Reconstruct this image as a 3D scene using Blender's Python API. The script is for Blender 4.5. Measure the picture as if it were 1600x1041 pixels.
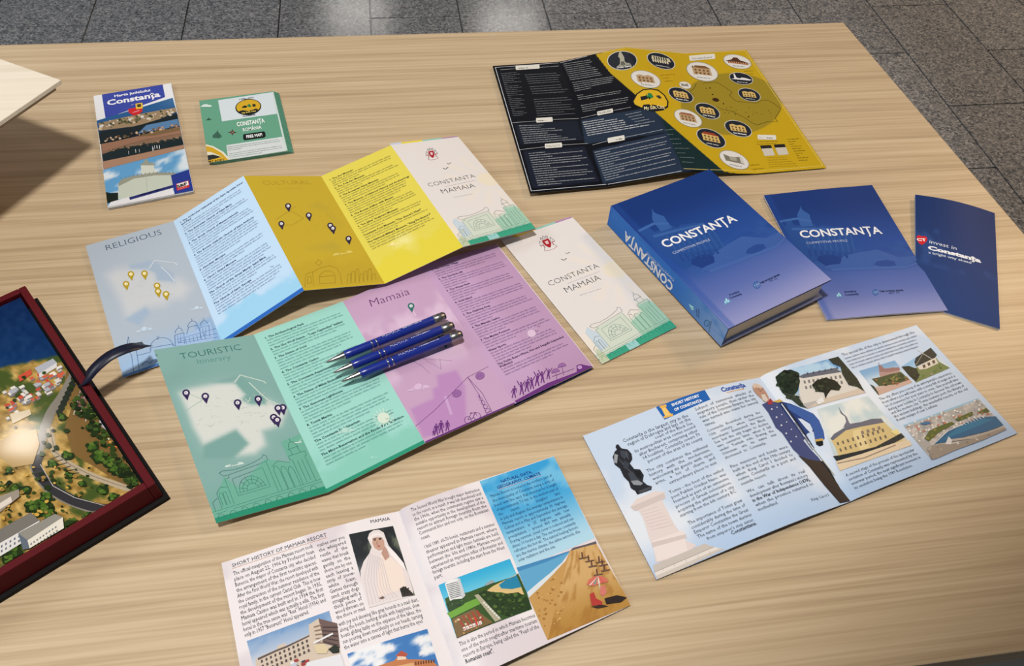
import bpy, bmesh, math, random
import numpy as np
from mathutils import Vector, Matrix, Euler
from mathutils.geometry import tessellate_polygon

for o in list(bpy.data.objects):
    bpy.data.objects.remove(o)
scene = bpy.context.scene
COL = scene.collection
random.seed(7)
RNG = np.random.default_rng(7)

# ------------------------------------------------------------------ camera
TZ = 0.75                       # table top height above the floor
CAMH = 0.70                     # camera height above the table top
FPX, PITCH, ROLL = 1266.6, math.radians(51.02), math.radians(4.857)
cam_d = bpy.data.cameras.new('camera')
cam_d.sensor_width = 36.0
cam_d.lens = FPX / 1600.0 * 36.0
cam_d.clip_start = 0.02
cam = bpy.data.objects.new('camera', cam_d)
COL.objects.link(cam)
CAM_R = Matrix.Rotation(math.pi / 2 - PITCH, 3, 'X') @ Matrix.Rotation(ROLL, 3, 'Z')
cam.matrix_world = Matrix.Translation((0, 0, TZ + CAMH)) @ CAM_R.to_4x4()
scene.camera = cam

# ------------------------------------------------------------------ light
vs = scene.view_settings
vs.view_transform = 'Standard'
vs.look = 'None'
vs.gamma = 1.0
vs.use_curve_mapping = False
vs.exposure = -0.24
world = bpy.data.worlds.new('room_light')
scene.world = world
world.use_nodes = True
wb = world.node_tree.nodes['Background']
wb.inputs[0].default_value = (0.84, 0.93, 1.0, 1)
wb.inputs[1].default_value = 0.14


def area_light(name, loc, target, sx, sy, power, color):
    d = bpy.data.lights.new(name, 'AREA')
    d.shape = 'RECTANGLE'
    d.size, d.size_y, d.energy, d.color = sx, sy, power, color
    o = bpy.data.objects.new(name, d)
    COL.objects.link(o)
    o.location = loc
    o.rotation_euler = (Vector(target) - Vector(loc)).to_track_quat('-Z', 'Y').to_euler()
    return o


# rows of square ceiling lamps (two of them mirror in the polished floor)
for lx, ly, pw in ((-1.85, 7.6, 10), (-0.30, 7.6, 10), (-1.91, 1.59, 1.8), (0.15, 4.4, 3),
                   (-3.6, 4.3, 12)):
    sz_ = 0.15 if ly < 2 else 0.6
    area_light('overhead_lamp', (lx, ly, 3.0), (lx, ly, 0), sz_, sz_, pw, (1.0, 0.95, 0.88))
# daylight from the tall window on the left
area_light('window_light', (-3.2, 0.4, 2.6), (0, 0.6, TZ), 1.0, 1.0, 36, (0.97, 0.98, 1.0))
# added spot on the table; its cone edge stands in for the viewer's shadow
sd = bpy.data.lights.new('added_spot', 'SPOT')
sd.energy, sd.color = 198, (1.0, 0.965, 0.925)
sd.spot_size, sd.spot_blend, sd.shadow_soft_size = math.radians(64.4), 0.06, 0.12
so = bpy.data.objects.new('added_spot', sd)
COL.objects.link(so)
so.location = (-0.3, 0.2, 3.0)
so.rotation_euler = (Vector((-0.6, 1.22, TZ)) - Vector(so.location)).to_track_quat('-Z', 'Y').to_euler()

# added unseen fill lamp that warms the floor and table on the right
area_light('overhead_lamp', (2.7, 2.8, 3.0), (2.2, 2.4, 0.0), 0.6, 0.6, 74, (1.0, 0.66, 0.36))

# ------------------------------------------------------------------ geometry helpers
R3 = np.array(CAM_R)
CP = np.array([0, 0, TZ + CAMH])


def un(x, y, z=0.0):
    """photo pixel -> point on the plane z metres above the table top"""
    d = R3 @ np.array([(x - 800) / FPX, -(y - 520.5) / FPX, -1.0])
    t = (TZ + z - CP[2]) / d[2]
    return CP + d * t


def proj(P):
    q = (P - CP) @ R3
    return np.stack([800 + FPX * q[..., 0] / -q[..., 2], 520.5 - FPX * q[..., 1] / -q[..., 2]], -1)


def lin(c):
    c = np.asarray(c, float) / 255.0
    return np.where(c <= 0.04045, c / 12.92, ((c + 0.055) / 1.055) ** 2.4)


CROPS = dict(A=(0, 0, 3.062), B=(0, 420, 1.928), C=(120, 260, 3.0607), D=(370, 200, 3.718), E=(600, 190, 4.957),
             F=(230, 480, 2.974), G=(400, 430, 3.0625), H=(640, 370, 3.2533), I=(760, 60, 4.163), J=(940, 60, 4.444),
             K=(780, 330, 4.003), L=(930, 250, 3.358), M=(1180, 270, 4.0), N=(900, 560, 2.975), O=(1160, 490, 3.4705),
             P=(330, 780, 3.9886), Q=(600, 700, 3.0525), S=(490, 470, 6.4), X=(0, 0, 1.0))


def px(crop, pts):
    x0, y0, s = CROPS[crop]
    p = np.asarray(pts, float).reshape(-1, 2)
    return p / s + np.array([x0, y0])


def smooth(a, b, x):
    t = np.clip((x - a) / (b - a), 0, 1)
    return t * t * (3 - 2 * t)


def vnoise(x, y, seed=0):
    xi, yi = np.floor(x).astype(int), np.floor(y).astype(int)
    fx, fy = x - xi, y - yi
    fx, fy = fx * fx * (3 - 2 * fx), fy * fy * (3 - 2 * fy)

    def h(a, b):
        n = (a * 374761393 + b * 668265263 + seed * 974711) & 0x7fffffff
        n = ((n ^ (n >> 13)) * 1274126177) & 0x7fffffff
        return ((n ^ (n >> 16)) & 0xffff) / 65535.0
    return (h(xi, yi) * (1 - fx) + h(xi + 1, yi) * fx) * (1 - fy) + (h(xi, yi + 1) * (1 - fx) + h(xi + 1, yi + 1) * fx) * fy


def fbm(x, y, seed=0, o=4):
    v, a = 0, 0.5
    for i in range(o):
        v = v + a * vnoise(x * 2 ** i, y * 2 ** i, seed + i)
        a *= 0.5
    return v


def polydist(P, poly):
    """signed distance (inside positive) of points P to a polygon"""
    P = np.asarray(P, float)
    poly = np.asarray(poly, float)
    d = np.full(len(P), 1e9)
    ins = np.zeros(len(P), bool)
    n = len(poly)
    for i in range(n):
        a, b = poly[i], poly[(i + 1) % n]
        ab = b - a
        t = np.clip(((P - a) @ ab) / max(ab @ ab, 1e-12), 0, 1)
        d = np.minimum(d, np.linalg.norm(P - a - t[:, None] * ab, axis=1))
        c = (a[1] > P[:, 1]) != (b[1] > P[:, 1])
        with np.errstate(divide='ignore', invalid='ignore'):
            xx = (b[0] - a[0]) * (P[:, 1] - a[1]) / (b[1] - a[1]) + a[0]
        ins ^= c & (P[:, 0] < xx)
    return np.where(ins, d, -d)


def mix(a, b, w):
    w = np.asarray(w)[..., None]
    return a * (1 - w) + np.asarray(b, float) * w


# ------------------------------------------------------------------ materials
def new_mat(name):
    m = bpy.data.materials.new(name)
    m.use_nodes = True
    return m, m.node_tree.nodes, m.node_tree.links, m.node_tree.nodes['Principled BSDF']


def plain(name, rgb, rough=0.5, metal=0.0, spec=0.5, noise=0.0, scale=200.0):
    m, n, l, b = new_mat(name)
    c = lin(rgb)
    b.inputs['Base Color'].default_value = (*c, 1)
    b.inputs['Roughness'].default_value = rough
    b.inputs['Metallic'].default_value = metal
    b.inputs['Specular IOR Level'].default_value = spec
    if noise:
        t = n.new('ShaderNodeTexNoise')
        t.inputs['Scale'].default_value = scale
        tc = n.new('ShaderNodeTexCoord')
        l.new(tc.outputs['Object'], t.inputs['Vector'])
        r = n.new('ShaderNodeValToRGB')
        r.color_ramp.elements[0].color = (*(c * (1 - noise)), 1)
        r.color_ramp.elements[1].color = (*np.clip(c * (1 + noise), 0, 1), 1)
        l.new(t.outputs['Fac'], r.inputs[0])
        l.new(r.outputs[0], b.inputs['Base Color'])
    return m


def ink_mat(name, rough, spec):
    m, n, l, b = new_mat(name)
    a = n.new('ShaderNodeAttribute')
    a.attribute_name = 'Col'
    t = n.new('ShaderNodeTexNoise')          # faint paper grain
    t.inputs['Scale'].default_value = 900
    mx = n.new('ShaderNodeMix')
    mx.data_type = 'RGBA'
    mx.blend_type = 'MULTIPLY'
    mx.inputs[0].default_value = 0.06
    l.new(a.outputs['Color'], mx.inputs[6])
    l.new(t.outputs['Fac'], mx.inputs[7])
    l.new(mx.outputs[2], b.inputs['Base Color'])
    b.inputs['Roughness'].default_value = rough
    b.inputs['Specular IOR Level'].default_value = spec
    return m


PAPER = ink_mat('coated_paper', 0.42, 0.15)
GLOSS = ink_mat('glossy_print', 0.08, 0.35)
GLOSSY_MAP = ink_mat('glossy_map', 0.3, 0.08)
MATT = ink_mat('matt_cover', 0.5, 0.1)


# ------------------------------------------------------------------ object helpers
def setp(o, label=None, cat=None, group=None, kind=None):
    for k, v in (('label', label), ('category', cat), ('group', group), ('kind', kind)):
        if v:
            o[k] = v
    return o


def thing(name, label, cat, loc, group=None):
    o = bpy.data.objects.new(name, None)
    o.empty_display_size = 0.03
    COL.objects.link(o)
    o.location = loc
    return setp(o, label, cat, group)


def root_loc(o):
    while o.parent:
        o = o.parent
    return np.array(o.location)


def link_mesh(name, me, parent, mat=None):
    o = bpy.data.objects.new(name, me)
    COL.objects.link(o)
    if parent:
        o.parent = parent
    if mat:
        me.materials.append(mat)
    return o


def raw(name, verts, faces, parent, mat, cols=None, smoothf=False, world=True):
    """mesh object from world-space vertices (shifted into the thing's own frame)"""
    v = np.asarray(verts, float)
    if parent and world:
        v = v - root_loc(parent)
    me = bpy.data.meshes.new(name)
    me.from_pydata(v.tolist(), [], [tuple(map(int, f)) for f in faces])
    if cols is not None:
        ca = me.color_attributes.new('Col', 'FLOAT_COLOR', 'POINT')
        c = np.concatenate([lin(np.clip(cols, 0, 255)), np.ones((len(v), 1))], 1)
        ca.data.foreach_set('color', c.astype(np.float32).ravel())
    if smoothf:
        me.polygons.foreach_set('use_smooth', [True] * len(me.polygons))
    me.update()
    return link_mesh(name, me, parent, mat)


def bm_obj(name, bm, parent, mat, smoothf=False):
    me = bpy.data.meshes.new(name)
    bmesh.ops.recalc_face_normals(bm, faces=bm.faces)
    bm.to_mesh(me)
    bm.free()
    if smoothf:
        me.polygons.foreach_set('use_smooth', [True] * len(me.polygons))
    return link_mesh(name, me, parent, mat)


def slab(name, corners, z0, z1, parent, mat, bevel=0.0, cols=None):
    """prism on a plan polygon (world xy), z0..z1 above the table top"""
    bm = bmesh.new()
    rl = root_loc(parent) if parent else np.zeros(3)
    lo = [bm.verts.new((p[0] - rl[0], p[1] - rl[1], TZ + z0 - rl[2])) for p in corners]
    hi = [bm.verts.new((p[0] - rl[0], p[1] - rl[1], TZ + z1 - rl[2])) for p in corners]
    n = len(corners)
    bm.faces.new(lo[::-1])
    bm.faces.new(hi)
    for i in range(n):
        bm.faces.new((lo[i], lo[(i + 1) % n], hi[(i + 1) % n], hi[i]))
    if bevel:
        bmesh.ops.bevel(bm, geom=list(bm.edges), offset=bevel, segments=2, profile=0.6, affect='EDGES')
    return bm_obj(name, bm, parent, mat)


# ------------------------------------------------------------------ text
FONT = bpy.data.fonts.load('<builtin>')
_tc = {}


def glyphs(s, off=0.0, res=1, sw=1.0):
    k = (s, off, res, sw)
    if k not in _tc:
        c = bpy.data.curves.new('lettering', 'FONT')
        c.font = FONT
        c.body = s
        c.resolution_u = res
        c.offset = off
        c.space_word = sw
        o = bpy.data.objects.new('lettering', c)
        m = bpy.data.meshes.new_from_object(o)
        v = np.zeros(len(m.vertices) * 3, np.float32)
        m.vertices.foreach_get('co', v)
        f = [tuple(p.vertices) for p in m.polygons]
        bpy.data.objects.remove(o)
        bpy.data.curves.remove(c)
        bpy.data.meshes.remove(m)
        v = v.reshape(-1, 3)[:, :2].astype(float)
        v[:, 0] -= v[:, 0].min() if len(v) else 0
        _tc[k] = (v, f)
    return _tc[k]


# ------------------------------------------------------------------ sheets of paper and print
class Page:
    """a sheet with corners tl,tr,br,bl (world), an optional lift bump(s,t) and a printed colour field"""

    def __init__(self, name, parent, corners, color, nu=30, nv=40, thick=0.0004, bump=None, mat=PAPER, rim=(225, 222, 216),
                 split=0.02):
        self.c = [np.asarray(p, float) for p in corners]
        self.bump, self.parent, self.split, self.mat = bump, parent, split, mat
        tl, tr, br, bl = self.c
        self.cond = 0.80
        self.W = (np.linalg.norm(tr - tl) + np.linalg.norm(br - bl)) / 2
        self.H = (np.linalg.norm(bl - tl) + np.linalg.norm(br - tr)) / 2
        nn = np.cross(tr - tl, bl - tl)
        self.sgn = 1.0 if nn @ (CP - tl) > 0 else -1.0
        s, t = np.meshgrid(np.linspace(0, 1, nu + 1), np.linspace(0, 1, nv + 1))
        st = np.stack([s.ravel(), t.ravel()], 1)
        P, N = self.P(st), self.Nrm(st)
        pix = proj(P)
        cols = color(st, pix) if callable(color) else np.tile(np.asarray(color, float), (len(st), 1))
        n1 = nu + 1
        faces = []
        for j in range(nv):
            for i in range(nu):
                a = j * n1 + i
                f = (a, a + n1, a + n1 + 1, a + 1)
                faces.append(f if self.sgn < 0 else f[::-1])
        K = len(P)
        bot = P - N * thick
        faces += [tuple(K + i for i in f[::-1]) for f in faces]
        edge = [i for i in range(n1)] + [j * n1 + nu for j in range(1, nv + 1)] + [nv * n1 + i for i in range(nu - 1, -1, -1)] \
            + [j * n1 for j in range(nv - 1, 0, -1)]
        V = np.concatenate([P, bot, P[edge], bot[edge]])
        E = len(edge)
        for i in range(E):
            a, b = 2 * K + i, 2 * K + (i + 1) % E
            faces.append((a, b, b + E, a + E))
        rimc = np.tile(np.asarray(rim, float), (E, 1))
        C = np.concatenate([cols, np.tile(np.asarray(rim, float), (K, 1)), rimc, rimc])
        self.obj = raw(name, V, faces, parent, mat, C, smoothf=False)
        if bump is not None:
            me = self.obj.data
            me.polygons.foreach_set('use_smooth', [True] * (2 * nu * nv) + [False] * E)

    def P(self, st):
        s, t = st[:, 0:1], st[:, 1:2]
        tl, tr, br, bl = self.c
        P = (tl * (1 - s) + tr * s) * (1 - t) + (bl * (1 - s) + br * s) * t
        if self.bump is not None:
            P = P.copy()
            P[:, 2] += self.bump(st[:, 0], st[:, 1])
        return P

    def Nrm(self, st):
        e = 1e-3
        a = self.P(st + [e, 0]) - self.P(st - [e, 0])
        b = self.P(st + [0, e]) - self.P(st - [0, e])
        n = np.cross(a, b) * self.sgn
        return n / np.linalg.norm(n, axis=1, keepdims=True)

    def inv(self, pix):
        pix = np.asarray(pix, float).reshape(-1, 2)
        st = np.full((len(pix), 2), 0.5)
        for _ in range(14):
            f = proj(self.P(st))
            e = 1e-4
            a = (proj(self.P(st + [e, 0])) - f) / e
            b = (proj(self.P(st + [0, e])) - f) / e
            d = pix - f
            det = a[:, 0] * b[:, 1] - a[:, 1] * b[:, 0]
            ds = (d[:, 0] * b[:, 1] - d[:, 1] * b[:, 0]) / det
            dt = (a[:, 0] * d[:, 1] - a[:, 1] * d[:, 0]) / det
            st = np.clip(st + np.clip(np.stack([ds, dt], 1), -0.5, 0.5), -3, 4)
        return st

    def ink(self, name, crop=None, lift=1, mat=None, parent=None):
        return Ink(self, name, crop, lift, mat or self.mat)


class Ink:
    """flat print on a page, collected as thin coloured polygons and built as one mesh"""

    def __init__(self, page, name, crop, lift, mat):
        self.g, self.name, self.crop, self.mat = page, name, crop, mat
        self.base = 0.0001 * lift
        self.k = 0
        self.V, self.F, self.C, self.L = [], [], [], []
        self.n = 0

    def st(self, pts):
        pts = np.asarray(pts, float).reshape(-1, 2)
        if self.crop is None:
            return pts
        if isinstance(self.crop, Page):
            return pts
        return self.g.inv(px(self.crop, pts))

    def _add(self, st, faces, col, bump=True):
        o = (st[:, 0] < 0) * 1 + (st[:, 0] > 1) * 2 + (st[:, 1] < 0) * 4 + (st[:, 1] > 1) * 8
        if o.any():                           # cut at the sheet's edge
            faces = [f for f in faces if not np.bitwise_and.reduce(o[list(f)])]
        st = np.clip(st, 0.0, 1.0)
        self.V.append(st)
        self.F += [tuple(self.n + i for i in f) for f in faces]
        c = np.asarray(col, float)
        self.C.append(c if c.ndim == 2 else np.tile(c, (len(st), 1)))
        if bump:
            self.k += 1
        self.L.append(np.full(len(st), self.base + (min(self.k, 60) * 1.2e-5 + max(0, self.k - 60) * 3e-6 if self.g.bump is not None else self.k * 3e-6)))
        self.n += len(st)

    def poly_st(self, st, col):
        if len(st) < 3:
            return
        tris = tessellate_polygon([[Vector((p[0], p[1], 0)) for p in st]])
        W, H, sp = self.g.W, self.g.H, self.g.split
        V, F = [tuple(p) for p in st], []
        stack = [tuple(t) for t in tris]
        while stack:
            t = stack.pop()
            L = []
            for i in range(3):
                a, b = V[t[i]], V[t[(i + 1) % 3]]
                L.append(math.hypot((a[0] - b[0]) * W, (a[1] - b[1]) * H))
            i = L.index(max(L))
            if L[i] > sp and len(F) < 4000:
                a, b, c = t[i], t[(i + 1) % 3], t[(i + 2) % 3]
                V.append(((V[a][0] + V[b][0]) / 2, (V[a][1] + V[b][1]) / 2))
                m = len(V) - 1
                stack += [(a, m, c), (m, b, c)]
            else:
                F.append(t)
        V = np.array(V)
        self._add(V, F, col(V) if callable(col) else col)

    def poly(self, pts, col):
        self.poly_st(self.st(pts), col)
        return self

    def shade(self, pts, fn, nu=24, nv=24):
        """quad tl,tr,br,bl filled by a grid of colours fn(a,b), a to the right, b down"""
        q = self.st(pts)
        if self.g.bump is not None:
            sc = np.array([self.g.W, self.g.H])
            nu = max(nu, int(np.linalg.norm((q[1] - q[0]) * sc) / self.g.split) + 1)
            nv = max(nv, int(np.linalg.norm((q[3] - q[0]) * sc) / self.g.split) + 1)
        a, b = np.meshgrid(np.linspace(0, 1, nu + 1), np.linspace(0, 1, nv + 1))
        a, b = a.ravel()[:, None], b.ravel()[:, None]
        st = (q[0] * (1 - a) + q[1] * a) * (1 - b) + (q[3] * (1 - a) + q[2] * a) * b
        F = [(j * (nu + 1) + i, j * (nu + 1) + i + 1, (j + 1) * (nu + 1) + i + 1, (j + 1) * (nu + 1) + i)
             for j in range(nv) for i in range(nu)]
        self._add(st, F, fn(a[:, 0], b[:, 0]))
        return self

    def line(self, pts, w, col, closed=False):
        """stroke of width w millimetres through pts"""
        st = self.st(pts)
        sc = np.array([self.g.W, self.g.H])
        p = st * sc
        if w > 3 and len(p) > 2:              # wide strokes run through a smooth curve
            e = np.concatenate([2 * p[:1] - p[1:2], p, 2 * p[-1:] - p[-2:-1]])
            out = []
            for i in range(1, len(e) - 2):
                for t in np.linspace(0, 1, 9)[:-1]:
                    out.append(0.5 * (2 * e[i] + (e[i + 1] - e[i - 1]) * t + (2 * e[i - 1] - 5 * e[i] + 4 * e[i + 1] - e[i + 2]) * t * t
                                      + (3 * e[i] - e[i - 1] - 3 * e[i + 1] + e[i + 2]) * t ** 3))
            p = np.array(out + [p[-1]])
        if closed:
            p = np.concatenate([p, p[:1]])
        h = w * 0.0005
        if closed and np.linalg.norm(p[0] - p[-1]) < 1e-9:
            p = p[:-1]
        keep = [0] + [i for i in range(1, len(p)) if np.linalg.norm(p[i] - p[i - 1]) > 1e-7]
        p = p[keep]
        n = len(p)
        if n < 2:
            return self
        m = n if closed else n - 1
        d = np.array([p[(i + 1) % n] - p[i] for i in range(m)])
        Ls = np.linalg.norm(d, axis=1)
        d = d / Ls[:, None]
        nr = np.stack([-d[:, 1], d[:, 0]], 1)
        off = []
        for i in range(n):
            a = nr[i - 1] if (i > 0 or closed) else nr[0]
            b = nr[i] if i < m else nr[m - 1]
            v = a + b
            L2 = v @ v
            off.append(a if L2 < 0.3 else v * (2 / L2))
        off = np.array(off) * h
        V, F = [], []
        for i in range(m):
            j2 = (i + 1) % n
            k = max(1, int(Ls[i] / self.g.split))
            for t in np.linspace(0, 1, k + 1)[(0 if i == 0 else 1):]:
                q0 = p[i] * (1 - t) + p[j2] * t
                o0 = off[i] * (1 - t) + off[j2] * t
                V += [q0 + o0, q0 - o0]
        c = len(V) // 2
        F = [(2 * i, 2 * i + 2, 2 * i + 3, 2 * i + 1) for i in range(c - 1)]
        self._add(np.array(V) / sc, F, col)
        return self

    def ell(self, c, ax, bx, col, n=18, a0=0.0, a1=2 * math.pi, w=None):
        """ellipse about c with half-axis vectors ax, bx in crop units; w given: only its outline"""
        c, ax, bx = (np.asarray(v, float) for v in (c, ax, bx))
        full = abs(a1 - a0 - 2 * math.pi) < 1e-6
        an = np.linspace(a0, a1, n + 1)
        if full:
            an = an[:-1]
        pts = c + np.cos(an)[:, None] * ax + np.sin(an)[:, None] * bx
        if w:
            return self.line(pts, w, col, closed=full)
        return self.poly(pts, col)

    def text(self, s, p0, p1=None, col=(30, 30, 40), off=0.0, size=None, k=1.0, res=2, align='l', spread=None):
        """lettering on the baseline p0 -> p1; width fits p1 unless size (m, em) is given"""
        if not s.strip():
            return self
        sc = np.array([self.g.W, self.g.H])
        q = self.st([p0, p1]) * sc
        d = q[1] - q[0]
        L = np.linalg.norm(d)
        d = d / L
        up = np.array([d[1], -d[0]])
        if up[1] > 0 and abs(d[0]) > abs(d[1]) * 0 and d[0] < 0:
            pass
        v, f = glyphs(s, off, res)
        wn = v[:, 0].max()
        xs = L / wn
        if size is None:
            ys = xs * k
        else:
            ys = size
            nom = size * self.g.cond                 # condensed face, justified by its word spaces
            ns = s.count(' ')
            if xs > nom and ns:
                w2 = glyphs(s, off, res, 2.0)[0][:, 0].max()
                swf = 1 + (L / nom - wn) / max(1e-6, w2 - wn)
                if swf < 9:
                    v, f = glyphs(s, off, res, round(swf, 3))
                    wn = v[:, 0].max()
                    xs = L / wn
                else:
                    xs = min(xs, size)
            elif xs > nom:
                xs = nom if xs > size * 1.2 else xs
        org = q[0]
        if align == 'r':
            org = q[1] - d * (wn * xs)
        elif align == 'c':
            org = (q[0] + q[1]) / 2 - d * (wn * xs / 2)
        st = (org + v[:, 0:1] * xs * d + v[:, 1:2] * ys * up) / sc
        self._add(st, f, col)
        return self

    def para(self, lines, a, b, col=(45, 45, 55), off=0.0, last=None, k=0.92, res=1, bold=()):
        """a, b = (x0,y0,x1,y1) of the first and last full baseline; last = fraction of width the final line fills"""
        n = len(lines)
        sc = np.array([self.g.W, self.g.H])
        a, b = np.asarray(a, float), np.asarray(b, float)
        q = self.st([a[:2], b[:2]]) * sc
        q1 = self.st([a[:2], a[2:]]) * sc
        d = (q1[1] - q1[0]) / np.linalg.norm(q1[1] - q1[0])
        h = abs((q[1] - q[0]) @ np.array([d[1], -d[0]])) / max(1, n - 1)
        for i, s in enumerate(lines):
            e = a + (b - a) * (i / max(1, n - 1))
            p0, p1 = e[:2], e[2:]
            if i == n - 1 and last:
                p1 = p0 + (p1 - p0) * last
            self.text(s, p0, p1, col, off + (0.02 if i in bold else 0), size=h * k, res=res)
        return self

    def greek(self, p0, p1, size, col, fill=1.0, off=1.0):
        """a line of print too small to read: letter-like strokes grouped into words"""
        sc = np.array([self.g.W, self.g.H])
        q = self.st([p0, p1]) * sc
        d = q[1] - q[0]
        L = np.linalg.norm(d) * fill
        d = d / np.linalg.norm(d)
        up = np.array([d[1], -d[0]])
        x, xh, w = 0.0, size * 0.5, size * 0.105 * off
        quads = []
        while x < L:
            for _ in range(random.choice((2, 3, 4, 5, 6, 7, 8))):
                cw = size * random.choice((0.2, 0.42, 0.46, 0.46))
                if x + cw > L:
                    break
                kind = random.random()
                top = xh if kind < 0.75 else size * 0.75
                quads.append((x, x + w, 0, top))
                if cw > size * 0.3:
                    quads.append((x + cw - w * 1.6, x + cw - w * 0.6, 0, xh))
                    yb = random.choice((xh - w, xh - w, 0, xh * 0.5))
                    quads.append((x + w, x + cw - w * 1.6, yb, yb + w))
                x += cw
            x += size * 0.3
        V, F = [], []
        for (xa, xb, ya, yb) in quads:
            n = len(V)
            for X, Y in ((xa, ya), (xb, ya), (xb, yb), (xa, yb)):
                V.append((q[0] + d * X + up * Y) / sc)
            F.append((n, n + 1, n + 2, n + 3))
        if V:
            self._add(np.array(V), F, col, bump=False)
        return self

    def build(self, label=None):
        if not self.V:
            return None
        st = np.concatenate(self.V)
        L = np.concatenate(self.L)[:, None]
        P = self.g.P(st) + self.g.Nrm(st) * L
        nrm = self.g.Nrm(np.array([[0.5, 0.5]]))[0]
        F = []
        for f in self.F:
            a, b, c = P[f[0]], P[f[1]], P[f[2]]
            F.append(f if np.cross(b - a, c - a) @ nrm >= 0 else f[::-1])
        o = raw(self.name, P, F, self.g.obj, self.mat, np.concatenate(self.C))
        if label:
            o['label'] = label
        return o

# ================================================================== floor
GA = math.radians(11.66)                     # the table edge and the floor tiles share this direction
GU, GV = np.array([math.cos(GA), math.sin(GA)]), np.array([-math.sin(GA), math.cos(GA)])


def granite(name):
    m, n, l, b = new_mat(name)
    tc = n.new('ShaderNodeTexCoord')
    geo = n.new('ShaderNodeNewGeometry')
    n1 = n.new('ShaderNodeTexNoise')         # cloudy tone
    n1.inputs['Scale'].default_value = 22
    n1.inputs['Detail'].default_value = 3
    v = n.new('ShaderNodeTexVoronoi')        # mineral grains
    v.inputs['Scale'].default_value = 190
    v2 = n.new('ShaderNodeTexVoronoi')
    v2.inputs['Scale'].default_value = 90
    for x in (n1, v, v2):
        l.new(geo.outputs['Position'], x.inputs['Vector'])
    sr, sr2 = n.new('ShaderNodeSeparateColor'), n.new('ShaderNodeSeparateColor')
    l.new(v.outputs['Color'], sr.inputs[0])
    l.new(v2.outputs['Color'], sr2.inputs[0])
    r = n.new('ShaderNodeValToRGB')
    e = r.color_ramp.elements
    e[0].position, e[0].color = 0.0, (*lin((78, 82, 88)), 1)
    e[1].position, e[1].color = 1.0, (*lin((170, 172, 176)), 1)
    for pos, c in ((0.18, (106, 110, 116)), (0.55, (131, 134, 139)), (0.85, (148, 150, 154))):
        e.new(pos).color = (*lin(c), 1)
    l.new(sr.outputs[0], r.inputs[0])
    sp = n.new('ShaderNodeValToRGB')
    sp.color_ramp.elements[0].position, sp.color_ramp.elements[0].color = 0.06, (0.62, 0.62, 0.64, 1)
    sp.color_ramp.elements[1].position, sp.color_ramp.elements[1].color = 0.30, (1, 1, 1, 1)
    l.new(sr2.outputs[1], sp.inputs[0])
    mx = n.new('ShaderNodeMix')
    mx.data_type, mx.blend_type = 'RGBA', 'MULTIPLY'
    mx.inputs[0].default_value = 0.8
    l.new(r.outputs[0], mx.inputs[6])
    l.new(sp.outputs[0], mx.inputs[7])
    oi = n.new('ShaderNodeObjectInfo')
    mr = n.new('ShaderNodeMapRange')
    mr.inputs[3].default_value, mr.inputs[4].default_value = 0.9, 1.06
    l.new(oi.outputs['Random'], mr.inputs[0])
    m2 = n.new('ShaderNodeMix')
    m2.data_type, m2.blend_type = 'RGBA', 'MULTIPLY'
    m2.inputs[0].default_value = 1.0
    l.new(mx.outputs[2], m2.inputs[6])
    l.new(mr.outputs[0], m2.inputs[7])
    l.new(m2.outputs[2], b.inputs['Base Color'])
    b.inputs['Roughness'].default_value = 0.16
    b.inputs['Specular IOR Level'].default_value = 0.5
    return m


GRANITE = granite('grey_granite')
GROUT = plain('dark_grout', (34, 34, 36), 0.9, noise=0.2, scale=60)
me = bpy.data.meshes.new('floor')
me.from_pydata([(-6, -5, -0.004), (7, -5, -0.004), (7, 10, -0.004), (-6, 10, -0.004)], [], [(0, 1, 2, 3)])
FLOORM = granite('granite_floor_base')       # grout under the tiles, plain granite beyond the tiles one can tell apart
nt = FLOORM.node_tree
pr_ = nt.nodes['Principled BSDF']
src = pr_.inputs['Base Color'].links[0].from_socket
gp = nt.nodes.new('ShaderNodeNewGeometry')
sx_ = nt.nodes.new('ShaderNodeSeparateXYZ')
nt.links.new(gp.outputs['Position'], sx_.inputs[0])
fac = None
for ax, c, h in ((0, 0.2, 2.95), (1, 1.66, 2.15)):
    cm_ = nt.nodes.new('ShaderNodeMath')
    cm_.operation = 'COMPARE'
    cm_.inputs[1].default_value, cm_.inputs[2].default_value = c, h
    nt.links.new(sx_.outputs[ax], cm_.inputs[0])
    if fac is None:
        fac = cm_.outputs[0]
    else:
        ml_ = nt.nodes.new('ShaderNodeMath')
        ml_.operation = 'MULTIPLY'
        nt.links.new(fac, ml_.inputs[0])
        nt.links.new(cm_.outputs[0], ml_.inputs[1])
        fac = ml_.outputs[0]
mg = nt.nodes.new('ShaderNodeMix')
mg.data_type = 'RGBA'
nt.links.new(fac, mg.inputs[0])
nt.links.new(src, mg.inputs[6])
mg.inputs[7].default_value = (*lin((34, 34, 36)), 1)
nt.links.new(mg.outputs[2], pr_.inputs['Base Color'])
floor = link_mesh('floor', me, None, FLOORM)
setp(floor, 'grey speckled granite tile floor around the table', None, kind='structure')
TW, TL_ = 0.2945, 0.59
bm = bmesh.new()
bmesh.ops.create_cube(bm, size=1)
for v in bm.verts:
    v.co = Vector((v.co.x * (TW - 0.0042), v.co.y * (TL_ - 0.0042), v.co.z * 0.008 - 0.004))
bmesh.ops.bevel(bm, geom=[e for e in bm.edges if all(v.co.z > -0.001 for v in e.verts)], offset=0.0009, segments=1, affect='EDGES')
tile_me = bpy.data.meshes.new('tile')
bm.to_mesh(tile_me)
bm.free()
tile_me.materials.append(GRANITE)
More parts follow.
